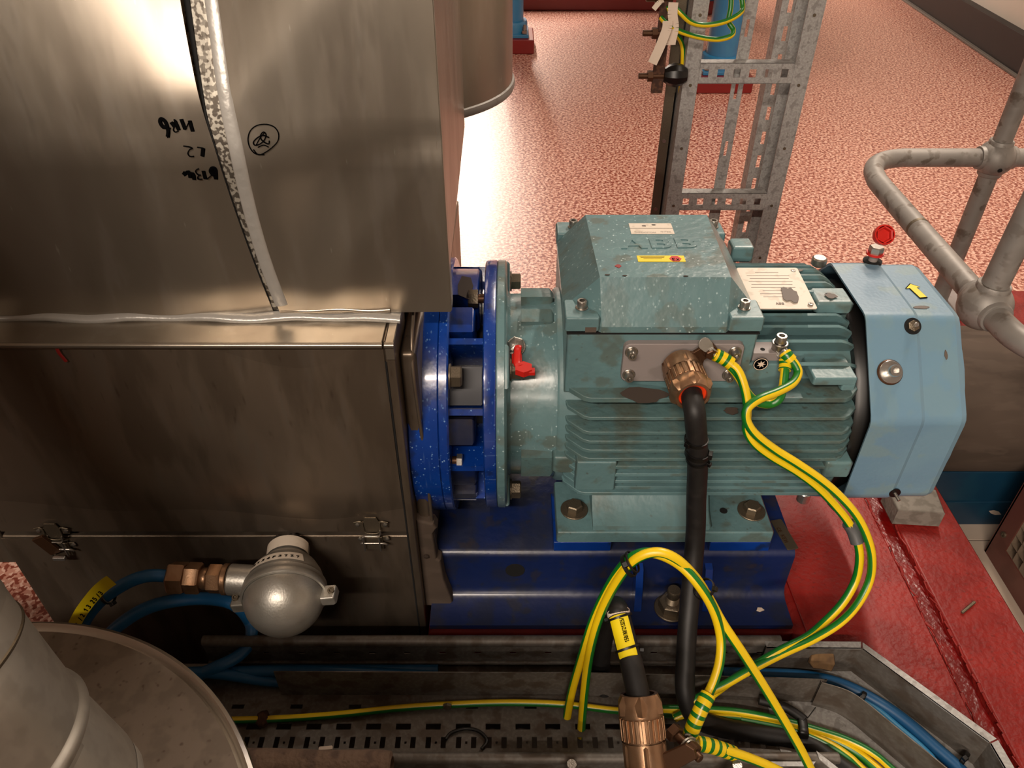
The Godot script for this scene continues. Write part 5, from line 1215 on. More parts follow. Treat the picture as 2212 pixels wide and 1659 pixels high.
func foreground() -> void:
	# perforated cable tray
	var t := thing("cable_tray", V(0, 0.445, 0.35), "grimy perforated galvanised cable tray with an angled corner in front of the plinth", "cable tray")
	var yl := 0.50; var yf := 0.4455
	var b := MB.new()
	var hs := []
	for k in 30:
		var x := 0.05 + k * 0.0383
		hs.append(Rect2(x, 0.058, 0.019, 0.0080))
		hs.append(Rect2(x + 0.0015, 0.034, 0.0066, 0.0145)); hs.append(Rect2(x + 0.0205, 0.034, 0.0066, 0.0145))
		hs.append(Rect2(x + 0.0130, 0.0395, 0.0028, 0.003))
	for k in 10:
		hs.append(Rect2(0.10 + k * 0.0766, 0.086, 0.016, 0.006)); 
	b.perf(Transform3D(Basis(Vector3.RIGHT, Vector3.FORWARD, Vector3.UP), V(-0.62, yf, 0.424)), 1.02, 0.151, 0.0015, hs)
	part("tray_floor", b, "galvanised_dirty", t)
	b = MB.new()
	hs = []
	for k in 16: hs.append(Rect2(0.03 + k * 0.0475, 0.026, 0.0085, 0.0045))
	b.perf(Transform3D(Basis(), V(-0.413, yf, 0.2745)), 0.772, 0.052, 0.0012, hs)
	b.tube([V(-0.413, yl - 0.006, 0.2695), V(0.359, yl - 0.006, 0.2695)], 0.0075, 14)
	b.bx(-0.413, 0.359, yf + 0.006, yf + 0.011, 0.2745, 0.279, 0.001); part("side_rail", b, "galvanised_dirty", t)
	b = MB.new(); b.tube([V(-0.30, yl - 0.008, 0.425), V(0.385, yl - 0.008, 0.425)], 0.0065, 14); b.bx(-0.30, 0.385, yf, yl - 0.006, 0.4245, 0.426); part("side_rail", b, "galvanised_dirty", t)
	# angled corner piece
	var o := [V(0.335, yl, 0.2735), V(0.4645, yl, 0.2745), V(0.5791,0.5,0.4064), V(0.5833,0.5,0.4565)]
	var inn := [V(0.335, yl, 0.284), V(0.461, yl, 0.285), V(0.5675,0.5,0.4109), V(0.5717,0.5,0.4565)]
	o[3] = o[2].lerp(o[3], 4.5); inn[3] = inn[2].lerp(inn[3], 4.5)
	for i in 3:
		b = MB.new()
		var d: Vector3 = (o[i + 1] - o[i]).normalized() * 0.001
		hexa(b, [o[i] + d, o[i + 1] - d, inn[i + 1] - d, inn[i] + d], 0.0014); part("corner_lip", b, "galvanised", t)
		b = MB.new()
		hexa(b, [inn[i], inn[i + 1], inn[i + 1] + (o[i] - inn[i]) * 0.15, inn[i] + (o[i] - inn[i]) * 0.15], yl - yf); part("corner_wall", b, "galvanised_dirty", t)
	b = MB.new()
	var fl := [Vector2(0.335, -0.285), Vector2(0.461, -0.285), Vector2(inn[2].x, -inn[2].z), Vector2(inn[3].x, -inn[3].z), Vector2(0.385, inn[3].z * -1.0), Vector2(0.385, -0.424), Vector2(0.335, -0.424)]
	b.prism(Transform3D(Basis(Vector3.RIGHT, Vector3.FORWARD, Vector3.UP), V(0, yf - 0.0005, 0)), fl, 0.0015); part("corner_floor", b, "galvanised", t)
	b = MB.new()
	hexa(b, [V(0.2881,0.5,0.4328), V(0.3539,0.5,0.4328), V(0.3491,0.5,0.4382), V(0.2868,0.5,0.4382)], 0.0014); hexa(b, [V(0.3589,0.5,0.4203), V(0.3591,0.5,0.4301), V(0.3825,0.5,0.4565), V(0.3931,0.5,0.4565)], 0.0014); part("corner_lip", b, "galvanised", t)
	# divider strip, straight then bent round the corner
	var dv := [V(-0.306, yl, 0.317), V(0.0, yl, 0.3185), V(0.12, yl, 0.3195), V(0.38, yl, 0.3275), V(0.3928,0.5,0.3323), V(0.4214,0.5,0.343), V(0.4391,0.5,0.3584), V(0.4603,0.5,0.3852), V(0.5087,0.5,0.4461), V(0.534,0.5,0.4817)]
	b = MB.new()
	dv.append(ext(dv, 0.2))
	var c := curve(dv, 4)
	for i in c.size() - 1:
		var n: Vector3 = ((c[i + 1] - c[i]) as Vector3).cross(Vector3.UP).normalized()
		var h := V(0, yl - yf, 0)
		var k: Vector3 = n * 0.0013
		if n.z < 0: n = -n
		b.face(c[i], c[i + 1], c[i + 1] - h, c[i] - h, n); b.face(c[i] + k, c[i + 1] + k, c[i + 1] + k - h, c[i] + k - h, -n); b.face(c[i], c[i + 1], c[i + 1] + k, c[i] + k, Vector3.UP)
	b.face(c[0], c[0] + V(0, 0, 0.0013), c[0] + V(0, yf - yl, 0.0013), c[0] + V(0, yf - yl, 0), Vector3.LEFT)
	part("divider", b, "galvanised_dirty", t)
	b = MB.new(); b.prism(frame(V(0.4115,0.4761,0.288), V(1, 0.1, 0), V(0, 0.8, 1)), [V2(-0.013, 0.010), V2(-0.004, 0.013), V2(0.017, 0.014), V2(0.018, -0.004), V2(0.012, -0.014), V2(0.0, -0.010), V2(-0.012, -0.008), V2(-0.017, 0.0)], 0.005, 0.002)
	solo("torn_cardboard", V(0.4191,0.46,0.2808), b, "cardboard", "torn scrap of brown board stuck in the tray corner", "scrap")
	bolt_hex("rail_bolt", V(0.3362,0.4822,0.276), V(0, 0, 1), 0.006, 0.004, "steel_dull", t)
	b = MB.new()
	var rg := RandomNumberGenerator.new()
	rg.seed = 9
	var pl := []
	for k in 10: pl.append(Vector2.from_angle(TAU * k / 10) * rg.randf_range(0.008, 0.0115))
	b.prism(frame(V(-0.3196,0.447,0.3545), V(1, 0, 0), V(0, 1, 0.2)), pl, 0.012, 0.005); solo("dirt_clod", V(-0.3196,0.447,0.3545), b, "rust", "small brown clod of dirt on the tray floor", "clod")
	b = MB.new(); b.box(Transform3D(Basis(Vector3.UP, 0.1), V(-0.2328,0.449,0.3922)), V(0.018, 0.004, 0.006), 0.0015); solo("white_scrap", V(-0.2333,0.447,0.3912), b, "white_tape", "small white scrap lying between the tray slots", "scrap")
	b = MB.new(); b.tube(curve([V(-0.0834,0.449,0.3804),V(-0.0769,0.449,0.3721),V(-0.0596,0.449,0.3666),V(-0.0418,0.449,0.3703),V(-0.0315,0.449,0.3822),V(-0.0381,0.449,0.3928)], 4), 0.0022, 8); solo("cable_tie_end", V(-0.0596,0.449,0.3666), b, "black_plastic", "curled black cable tie end lying on the tray slots", "cable tie")
	# dusty wrapped pipe in front of the tray
	t = thing("wrapped_pipe", V(-0.25, 0.51, 0.46), "dusty brown wrapped pipe end lying along the tray's near edge", "pipe")
	b = MB.new(); b.lathe(MB.along(V(-0.37, 0.531, 0.456), V(-0.135, 0.531, 0.459)), [V2(0, 0), V2(0.022, 0), V2(0.0225, 0.1), V2(0.021, 0.16), V2(0.0225, 0.22), V2(0.021, 0.234), V2(0.016, 0.236), V2(0.015, 0.21), V2(0, 0.21)], 32); part("wrapping", b, "dusty_wrap", t)
	# studs at the lower edge of the picture
	for q in [[V(0.0647,0.56,0.4651), "blunt steel stud end under the near tray edge, below the wire loop"], [V(0.2436,0.56,0.4666), "blunt steel stud end beside the taped lug"]]:
		var p: Vector3 = q[0]
		b = MB.new(); b.lathe(Transform3D(Basis(), p), [V2(0, 0.002), V2(0.0052, 0.002), V2(0.0064, 0), V2(0.0064, -0.15), V2(0, -0.15)], 20); solo("stud", p - V(0, 0.15, 0), b, "steel", q[1], "stud", "steel studs at the near edge")
	# round clad vessel top and the segmented bend that enters it
	t = thing("clad_vessel", V(-0.497, 0.402, 0.685), "round dusty clad vessel top with a bright rolled rim, under the segmented pipe bend", "vessel")
	var vx := Transform3D(Basis(), V(-0.497, 0, 0.685))
	b = MB.new(); b.lathe(vx, [V2(0, 0.703), V2(0.12, 0.703), V2(0.292, 0.699), V2(0.296, 0.6985)], 120); part("lid", b, "dust_clad", t)
	b = MB.new(); b.lathe(vx, [V2(0.291, 0.698), V2(0.295, 0.7015), V2(0.300, 0.7025), V2(0.3035, 0.700), V2(0.3045, 0.695), V2(0.303, 0.690), V2(0.299, 0.688)], 120); part("rolled_rim", b, "rim_bright", t)
	b = MB.new(); b.lathe(vx, [V2(0.2995, 0.69), V2(0.2995, 0.402), V2(0, 0.402)], 120); part("side", b, "pipe_clad", t)
	t = thing("pipe_bend", V(-0.4464,0.7683,0.5732), "large silver clad pipe bend made of segments with swaged beads, over the vessel", "pipe")
	var a1 := V(-0.4811,0.881,0.5481)
	var a2 := V(-0.4464,0.7683,0.5732)
	var a0 := a1 + (a1 - a2) * 4.0
	var a3 := V(-0.4071,0.6272,0.5824)
	for s in [[a0, a1], [a1, a2], [a2, a3]]:
		b = MB.new()
		var l: float = s[0].distance_to(s[1])
		b.lathe(MB.along(s[0], s[1]), [V2(0.098, -0.004), V2(0.1, 0.0), V2(0.1, l * 0.5), V2(0.1005, l)], 96); part("pipe_segment", b, "pipe_clad", t)
	var dd := (a3 - a1).normalized()
	b = MB.new()
	var pr := [V2(0.0995, -0.012)]
	for k in 9: pr.append(V2(0.1 + 0.0052 * sin(PI * k / 8), -0.008 + 0.016 * k / 8))
	pr.append(V2(0.1, 0.012)); b.lathe(MB.along(a2, a2 + dd), pr, 96); part("swaged_bead", b, "pipe_clad", t)
	b = MB.new(); b.lathe(MB.along(a1 + (a2 - a1) * 0.2, a2), [V2(0.1, -0.001), V2(0.1013, 0), V2(0.1013, 0.0015), V2(0.1, 0.003)], 96); part("lap_seam", b, "steel_dull", t)
	b = MB.new(); b.lathe(MB.along(a2 + (a3 - a2) * 0.62, a3), [V2(0.1005, -0.004), V2(0.103, 0.0), V2(0.103, 0.006), V2(0.1005, 0.010)], 96); part("swaged_bead", b, "pipe_clad", t)

func hexa(b: MB, q: Array, h: float) -> void:   # slab under a level quad
	var d := V(0, -h, 0)
	b.face(q[0], q[1], q[2], q[3], Vector3.UP); b.face(q[0] + d, q[1] + d, q[2] + d, q[3] + d, Vector3.DOWN)
	var m: Vector3 = (q[0] + q[1] + q[2] + q[3]) / 4
	for i in 4:
		var j := (i + 1) % 4
		var n: Vector3 = ((q[j] - q[i]) as Vector3).cross(Vector3.UP).normalized()
		if n.dot((q[i] + q[j]) / 2 - m) < 0: n = -n
		b.face(q[i], q[j], q[j] + d, q[i] + d, n)

const RV := true

func sensor() -> void:
	var H := V(-0.295, 0.607, 0.19)
	var Cc := V(-0.2815, 0.6075, 0.276)
	var d := (Cc - H).normalized()
	var t := thing("sensor_head", H, "round cast aluminium sensor head with a domed cap, fixed to the cladding joint", "sensor")
	var x := MB.along(Cc, Cc + d)
	var b := MB.new()
	b.bx(-0.313, -0.282, 0.595, 0.617, 0.189, 0.206, 0.003); b.rod(V(-0.288, 0.613, 0.19), V(-0.288, 0.613, 0.21), 0.008, 14, 0.002); part("rubber_boot", b, "black_plastic", t, "torn black rubber boot")
	b = MB.new()
	b.lathe(x, [V2(0, -0.080), V2(0.016, -0.080), V2(0.017, -0.074), V2(0.0262, -0.070), V2(0.0265, -0.050), V2(0.030, -0.046), V2(0.038, -0.0365), V2(0.0445, -0.024), V2(0.048, -0.012), V2(0.0495, -0.004)], 56); part("body", b, "cast_alu", t)
	b = MB.new(); b.lathe(x, [V2(0.0485, -0.0085), V2(0.0510, -0.007), V2(0.0512, -0.001), V2(0.0520, 0.0), V2(0.0520, 0.007), V2(0.0512, 0.0085), V2(0.049, 0.009)], 64); part("clamp_flange", b, "cast_alu", t)
	b = MB.new()
	var pr := [V2(0.0485, 0.0068)]
	for k in 15: pr.append(V2(0.0485 * cos(PI / 2 * k / 14), 0.008 + 0.046 * sin(PI / 2 * k / 14)))
	b.lathe(x, pr, 64); part("domed_cap", b, "cast_alu", t)
	for s in [-1.0, 1.0]:
		b = MB.new()
		b.box(Transform3D(Basis(Vector3.BACK, 0.12), Cc + d * 0.002 + V(0.056 * s, -0.008 * -s * 0.9 - 0.004, 0.004)), V(0.02, 0.016, 0.022), 0.003)
		part("hinge_lug", b, "cast_alu", t)
		bolt_socket("lug_screw", Cc + V(0.060 * s, 0.004 + s * 0.007, 0.006), V(0, 1, 0.3), 0.004, 0.004, "steel_dull", t)
	b = MB.new(); b.rod(Cc + V(-0.035, 0.004, -0.014), Cc + V(-0.072, 0.008, -0.014), 0.0195, 32, 0.002); part("conduit_hub", b, "cast_alu", t)
	# labels on the head
	b = MB.new()
	var fa := facing(x, V(0.1, 1, 0.3))
	ringlabel(b, x, [[0.0268, -0.0695], [0.0270, -0.052]], fa - 1.25, fa + 1.25); part("neck_label", b, "white_label", t, "peeling white label round the neck")
	b = MB.new()
	ringlabel(b, x, [[0.0428, -0.0280], [0.0458, -0.0205], [0.0478, -0.0130]], fa - 0.58 if RV else fa - 1.5, fa + 1.05 if RV else fa + 0.45); var lb := part("tag_label", b, "white_label", t, "white label with black lettering")
	var s := "R134P3TZ7"
	for k in s.length():
		var a := lerpf(fa + 0.78, fa - 0.42, k / 8.0) if RV else lerpf(fa - 1.15, fa + 0.15, k / 8.0)
		var rad := Vector3(sin(a), 0, cos(a))
		var n := (x.basis * (rad * 0.91 - Vector3.UP * 0.41)).normalized()
		n = (x.basis * (rad * 0.91 - Vector3.UP * 0.41)).normalized()
		var pos := x * (rad * 0.0458 + V(0, -0.0205, 0)) + n * 0.0010
		var tang := x.basis * Vector3(cos(a), 0, -sin(a)) * (-1.0 if RV else 1.0)
		text("label_letter", s[k], frame(pos, tang, n).translated_local(V(0, -0.0028, 0)), 0.0055, "ink", lb, 0.0003)
	# brass gland and blue cables
	var g0 := Cc + V(-0.072, 0.008, -0.014)
	t = thing("instrument_cable", g0, "blue instrument cable with a brass gland and yellow marker, entering the sensor head", "cable")
	var g1 := V(-0.4261,0.6195,0.262)
	var dg := (g1 - g0)
	b = MB.new(); b.rod(g0, g0 + dg * 0.09, 0.0195, 32, 0.001); part("lock_ring", b, "brass", t)
	for q in [[0.09, 0.34, 0.0185, 6], [0.34, 0.46, 0.0135, 24], [0.46, 0.72, 0.0195, 6], [0.72, 1.0, 0.0205, 6]]:
		b = MB.new(); b.lathe(MB.along(g0 + dg * q[0], g0 + dg * q[1], q[0]), [V2(0, 0), V2(q[2] * 0.92, 0), V2(q[2], 0.002), V2(q[2], dg.length() * (q[1] - q[0]) - 0.002), V2(q[2] * 0.9, dg.length() * (q[1] - q[0])), V2(0, dg.length() * (q[1] - q[0]))], q[3], q[3] == 6); part("gland_nut", b, "brass", t)
	var p := [g1 + V(0.01, 0, 0), V(-0.4414,0.6309,0.268), V(-0.4611,0.6319,0.275), V(-0.4857,0.6194,0.28), V(-0.5095,0.6012,0.285), V(-0.5345,0.572,0.29), V(-0.5644,0.5197,0.29), V(-0.5863,0.466,0.29)]
	b = MB.new(); b.tube(curve(p, 6), 0.0078, 16); part("sheath", b, "blue_cable", t)
	b = MB.new(); ribbon(b, curve([V(-0.5435,0.5749,0.3),V(-0.5226,0.6053,0.3),V(-0.4967,0.6372,0.3),V(-0.4802,0.654,0.3),V(-0.4684,0.6636,0.3)], 5), 0.0075, V(0.7, -0.6, 0.2), 0.0006); var ml := part("marker", b, "yellow_label", t, "yellow marker strip with black lettering")
	var s2 := "VC/21325/3"
	var mc := curve([V(-0.5434,0.5741,0.3008),V(-0.5243,0.6027,0.3008),V(-0.5029,0.6294,0.3008),V(-0.489,0.6445,0.3008)], 8)
	for k in s2.length():
		var i := int(k * (mc.size() - 2) / float(s2.length() - 1))
		var tg: Vector3 = (mc[mini(i + 1, mc.size() - 1)] - mc[maxi(i - 1, 0)]).normalized()
		text("marker_letter", s2[k], frame(mc[i] + V(0, 0, 0.0006), tg, V(-0.05, 0.2, 1)).translated_local(V(0, -0.003, 0)), 0.0062, "ink", ml, 0.0003)
	tie("cable_tie", t, V(-0.4967,0.6097,0.283), V(1, 0.7, 0), 0.0085, 0.005, V(0.5, -0.6, 0.5))
	t = thing("instrument_cable", V(-0.3508,0.5018,0.25), "plain blue cable looping behind the sensor head down into the tray", "cable")
	b = MB.new(); b.tube(curve([V(-0.5074,0.5532,0.3),V(-0.4915,0.5676,0.295),V(-0.4651,0.5839,0.2875),V(-0.4368,0.5915,0.28),V(-0.4057,0.577,0.2625),V(-0.3819,0.5492,0.245),V(-0.3639,0.5341,0.245),V(-0.3559,0.5051,0.245),V(-0.3505,0.497,0.2575),V(-0.3555,0.4837,0.27),V(-0.3677,0.48,0.285),V(-0.3873,0.4823,0.3),V(-0.4202,0.4663,0.305),V(-0.4462,0.4545,0.31)], 5), 0.0082, 16); part("sheath", b, "blue_cable", t)

func ringlabel(b: MB, x: Transform3D, p: Array, a0: float, a1: float) -> void:
	var pr := []
	for q in p: pr.append(V2(q[0] + 0.0006, q[1]))
	b.lathe(x, pr, 24, false, a0, a1)

func cables() -> void:
	var b: MB
	# motor supply cable
	var ga := V(0.1992,0.855,0.131)
	var gb := V(0.204,0.8529,0.193)
	var t := thing("power_cable", ga, "thick black supply cable with a fluted brass gland, hanging from the terminal box", "cable")
	gland(t, ga, gb, 0.0235)
	b = MB.new()
	var td := (gb - ga).normalized()
	var arm := frame(ga + td * 0.006, V(0.78, 0.62, 0), td)
	b.prism(arm, [V2(-0.02, -0.017), V2(0.012, -0.022), V2(0.026, -0.009), V2(0.040, -0.0085), V2(0.046, -0.004), V2(0.046, 0.005), V2(0.040, 0.0095), V2(0.022, 0.010), V2(0.006, 0.022), V2(-0.016, 0.018)], 0.004, 0.001); var at := part("earth_tag", b, "brass_dark", t)
	bolt_hex("tag_bolt", arm * V(0.038, 0, 0.004), td, 0.0072, 0.007, "brass_dark", at, 0.0085)
	b = MB.new()
	var pc := [gb.lerp(ga, 0.2), V(0.2039,0.8465,0.204), V(0.2061,0.8346,0.21), V(0.2133,0.7976,0.212), V(0.2194,0.7605,0.212), V(0.2249,0.7084,0.215), V(0.2293,0.6658,0.222), V(0.229,0.6254,0.24), V(0.2252,0.5874,0.268), V(0.2211,0.5577,0.295), V(0.2168,0.5332,0.325), V(0.2148,0.5121,0.35), V(0.2215,0.4901,0.362), V(0.2353,0.4696,0.366), V(0.2656,0.4577,0.37), V(0.3128,0.4504,0.374), V(0.3685,0.4486,0.385), V(0.4153,0.4536,0.43)]
	pc.append(ext(pc, 0.25))
	b.tube(curve(pc, 6), 0.0122, 24); part("sheath", b, "black_rubber", t)
	tie("cable_tie", t, V(0.2112,0.8048,0.212), V(0, 1, 0.05), 0.0126, 0.005, V(-0.8, 0, 0.6))
	tie("cable_tie", t, V(0.2152,0.7845,0.212), V(0.05, 1, 0.05), 0.0131, 0.0065, V(0.9, 0, 0.3))
	tie("cable_tie", t, V(0.2173,0.7741,0.212), V(0, 1, 0.05), 0.0126, 0.004, V(0.8, 0, 0.6))
	b = MB.new(); b.bx(0, 0, 0, 0, 0, 0)
	# second gland standing up from below, with its cable bending over
	var g0 := V(0.1406,0.5879,0.4861)
	var g1 := V(0.1344,0.6382,0.4274)
	t = thing("power_cable", g0, "black cable with a yellow numbered marker, rising from the standing brass gland", "cable")
	gland(t, g0, g1, 0.0235, false)
	var up := (g1 - g0).normalized()
	b = MB.new(); b.rod(g0 - up * 0.02, g0 + up * 0.004, 0.0155, 28); b.lathe(MB.along(g0 - up * 0.045, g0 - up * 0.018), [V2(0, 0), V2(0.024, 0), V2(0.024, 0.022), V2(0.02, 0.027), V2(0, 0.027)], 6, true); part("gland_nipple", b, "brass", t)
	b = MB.new()
	b.tube(curve([g1.lerp(g0, 0.1), V(0.13,0.6447,0.4), V(0.1269,0.6493,0.3827), V(0.125,0.6524,0.3709), V(0.1208,0.6594,0.3471), V(0.1199,0.6614,0.3417), V(0.1203,0.6452,0.3239), V(0.1209,0.6099,0.3033), V(0.1203,0.5636,0.2889), V(0.1168,0.5117,0.2915), V(0.1179,0.465,0.3029), V(0.1265,0.4314,0.3165), V(0.1468,0.4239,0.3351)], 6), 0.0125, 24); part("sheath", b, "black_rubber", t)
	var m0 := V(0.1161,0.6789,0.3559)
	var m1 := V(0.1277,0.6609,0.3879)
	var md := (m1 - m0).normalized()
	var mn := V(-0.1, 0.55, 0.8)
	b = MB.new()
	var mt := MB.along(V(0.1208,0.6594,0.3471), V(0.1269,0.6493,0.3827))
	var mf := facing(mt, V(-0.15, 0.6, 0.75))
	b.lathe(mt, [V2(0.0128, 0.001), V2(0.0139, 0.002), V2(0.0136, 0.047), V2(0.0128, 0.0475)], 20, false, mf - 0.85, mf + 0.85); var mk := part("marker", b, "yellow_label", t, "yellow marker with black numbers")
	b = MB.new(); b.lathe(mt, [V2(0.0126, -0.006), V2(0.0132, -0.006), V2(0.0132, 0.0), V2(0.0126, 0.0)], 24); part("sleeve_end", b, "white_tape", mk)
	var mr := (mt.basis * Vector3(sin(mf), 0, cos(mf))).normalized()
	text("marker_text", "150/M/21325/1", frame(mt * Vector3(0, 0.0185, 0) + mr * 0.0140, -mt.basis.y, mr).translated_local(V(0, -0.0032, 0)), 0.0050, "ink", mk, 0.0004, true, 0.62)
	tie("cable_tie", t, mt * Vector3(0, 0.001, 0), md, 0.0137, 0.003, V(-1, 0, 0.2))
	tie("cable_tie", t, mt * Vector3(0, 0.036, 0), md, 0.0137, 0.003, V(1, 0, 0.1))
	# earth tag with bolt on the standing gland
	var lb := V(0.1801,0.611,0.4679)
	b = MB.new()
	var tx := frame(g0.lerp(lb, 0.0) - up * 0.0, lb - g0, V(-0.35, 0.45, 0.8))
	b.prism(tx, [V2(0.0, -0.018), V2(0.030, -0.010), V2(g0.distance_to(lb) + 0.008, -0.009), V2(g0.distance_to(lb) + 0.012, 0), V2(g0.distance_to(lb) + 0.008, 0.009), V2(0.030, 0.010), V2(0.0, 0.018)], 0.0035, 0.001); at = part("earth_tag", b, "brass_dark", t)
	var bd := V(0.55, 0.15, 0.8).normalized()
	b = MB.new(); b.rod(lb - bd * 0.018, lb + bd * 0.022, 0.0048, 14, 0.001); part("tag_stud", b, "brass_dark", at)
	bolt_hex("tag_nut", lb + bd * 0.006, bd, 0.0098, 0.009, "brass_dark", at); bolt_hex("tag_nut", lb - bd * 0.02, bd, 0.0098, 0.009, "brass_dark", at)
	# earth wires
	var R := 0.0053
	var n := V(0.2, 0.3, 0.9)
	var l1 := V(0.2207,0.8903,0.142)
	t = wire("lower earth wire of the long pair, from the terminal box gland to the tray", [V(0.2337,0.8774,0.146),V(0.2479,0.8712,0.152),V(0.2594,0.865,0.158),V(0.267,0.8512,0.168),V(0.2726,0.8317,0.178),V(0.2735,0.8138,0.186),V(0.2753,0.7997,0.192),V(0.2851,0.7862,0.198),V(0.3067,0.7693,0.2015),V(0.3409,0.7475,0.205),V(0.3697,0.7258,0.21),V(0.3954,0.7002,0.215),V(0.4152,0.6783,0.2225),V(0.4299,0.6551,0.23),V(0.4374,0.6299,0.24),V(0.4376,0.5975,0.25),V(0.4214,0.5742,0.2675),V(0.3956,0.5559,0.285),V(0.3691,0.551,0.3025),V(0.3301,0.5477,0.32),V(0.2912,0.5247,0.3325),V(0.2578,0.5013,0.345),V(0.2304,0.4774,0.355),V(0.2079,0.4641,0.36)], R, V(-1, -0.1, 0.1))
	lug(t, l1, V(0.2366,0.8761,0.146), n, 0.0075)
	tape(t, [V(0.2343,0.8785,0.1475),V(0.2434,0.875,0.15),V(0.253,0.87,0.154)], 0.0078)
	b = MB.new(); b.tube(curve([V(0.4182,0.6732,0.221),V(0.4251,0.6641,0.225),V(0.4312,0.6508,0.233)], 4), R + 0.0030, 12); part("repair_patch", b, "solder_grey", t, "grey tape repair on the wire")
	b = MB.new(); b.tube(curve([V(0.3929,0.7006,0.21),V(0.3997,0.6955,0.216)], 4), R + 0.0004, 10); part("dirt_patch", b, "rust", t)
	t = wire("upper earth wire of the long pair, from the motor frame bolt to the tray", [V(0.3278,0.8616,0.128),V(0.3357,0.8545,0.135),V(0.3385,0.8474,0.142),V(0.3294,0.8423,0.155),V(0.3089,0.8402,0.168),V(0.2846,0.8389,0.18),V(0.2707,0.8317,0.188),V(0.2707,0.8186,0.194),V(0.2825,0.8025,0.2),V(0.309,0.7814,0.204),V(0.3362,0.7642,0.208),V(0.3672,0.743,0.213),V(0.3934,0.7213,0.218),V(0.417,0.6978,0.2265),V(0.4352,0.6705,0.235),V(0.4473,0.6411,0.2455),V(0.4509,0.6072,0.256),V(0.4366,0.5832,0.274),V(0.4118,0.5681,0.292),V(0.3758,0.5538,0.307),V(0.3355,0.5468,0.322),V(0.2946,0.5326,0.336),V(0.2593,0.5206,0.35),V(0.2253,0.506,0.36)], R, V(-1, 0.0, 0.3))
	lug(t, V(0.3225, 0.862, 0.109), V(0.3267,0.8616,0.128), V(0, 0.8, 0.6), 0.007)
	tape(t, [V(0.324,0.8641,0.124),V(0.3267,0.8616,0.128),V(0.3312,0.8577,0.131)], 0.0076)
	t = wire("short earth wire hanging in a loop between the frame bolt and the terminal box gland", [V(0.2394,0.8764,0.15),V(0.2566,0.8622,0.156),V(0.2666,0.8499,0.162),V(0.2745,0.8374,0.168),V(0.2861,0.8282,0.172),V(0.3023,0.823,0.17),V(0.3129,0.8291,0.168),V(0.319,0.8362,0.156),V(0.3225,0.8481,0.142),V(0.325,0.8543,0.132)], 0.0052, V(0.3, 0.4, 0.8))
	lug(t, V(0.3225, 0.859, 0.109), V(0.3252,0.8562,0.128), V(0, 0.8, 0.6), 0.007)
	tape(t, [V(0.3253,0.8568,0.127),V(0.3249,0.8523,0.132),V(0.3235,0.8485,0.138)], 0.0074)
	t = wire("earth wire arching from the tray floor to the taped lug of the standing gland", [V(0.0698,0.4663,0.36),V(0.0739,0.5207,0.355),V(0.0852,0.5945,0.345),V(0.0944,0.6511,0.34),V(0.1076,0.7058,0.338),V(0.1213,0.7442,0.339),V(0.1357,0.7606,0.34),V(0.154,0.7645,0.345),V(0.1764,0.7527,0.35),V(0.1948,0.7374,0.362),V(0.2133,0.7076,0.371),V(0.2248,0.6748,0.38),V(0.225,0.6545,0.395),V(0.2189,0.6386,0.41),V(0.2084,0.623,0.425),V(0.198,0.6171,0.44),V(0.1911,0.5974,0.45)], R, V(0.45, 0.9, -0.15))
	tape(t, [V(0.2095,0.6323,0.425),V(0.2007,0.6257,0.437),V(0.1926,0.6101,0.448),V(0.1902,0.5944,0.452)], 0.0082)
	lug(t, lb, V(0.1907,0.6003,0.45), bd, 0.0085)
	tie("cable_tie", t, V(0.124,0.7426,0.342), V(0.7, 0.6, 0), 0.0115, 0.0045, V(-0.3, 0.6, 0.4))
	tie("cable_tie", t, V(0.1274,0.7487,0.342), V(0.7, 0.6, 0), 0.0112, 0.0025, V(0.6, -0.3, -0.6))
	t = wire("earth wire arching up from the tray and down past the lug out towards the camera", [V(0.0892,0.4271,0.365),V(0.0885,0.5188,0.36),V(0.0913,0.6006,0.352),V(0.1005,0.6683,0.346),V(0.1155,0.7249,0.344),V(0.1306,0.7571,0.3445),V(0.1511,0.7682,0.345),V(0.1716,0.7613,0.3485),V(0.1928,0.7376,0.352),V(0.2098,0.7126,0.36),V(0.2267,0.685,0.3725),V(0.2498,0.652,0.385),V(0.2751,0.6168,0.4025),V(0.3023,0.5753,0.42),V(0.3286,0.5318,0.435),V(0.3537,0.4857,0.45)], R, V(0.0, -0.6, 0.25))
	tie("cable_tie", t, V(0.2043,0.723,0.357), V(0.6, -0.75, 0), 0.0112, 0.004, V(0.6, 0.5, 0.4))
	t = wire("taped earth wire leaving the lug towards the lower edge", [V(0.1972,0.5804,0.452),V(0.2132,0.5744,0.452),V(0.2334,0.5702,0.455),V(0.2601,0.5587,0.4575),V(0.2945,0.5364,0.46),V(0.3348,0.4964,0.46)], R, V(-0.3, -0.5, 0.6))
	tape(t, [V(0.1997,0.5824,0.453),V(0.2124,0.5784,0.453),V(0.2289,0.5692,0.453),V(0.2432,0.5599,0.453)], 0.0082)
	lug(t, lb + bd * 0.003, V(0.2002,0.5804,0.452), bd, 0.0085)
	# cables lying in the tray
	t = wire("long earth wire lying along the tray floor behind the slots", [V(-0.3595,0.452,0.3572),V(-0.2889,0.452,0.3547),V(-0.2185,0.452,0.3491),V(-0.1478,0.452,0.341),V(-0.076,0.452,0.3359),V(-0.0036,0.452,0.3333),V(0.0688,0.452,0.3359),V(0.1343,0.452,0.3441),V(0.1997,0.452,0.3473)], 0.0045, V(0, 0.0, 0.8), 0.0, "green and yellow earth wires lying in the tray")
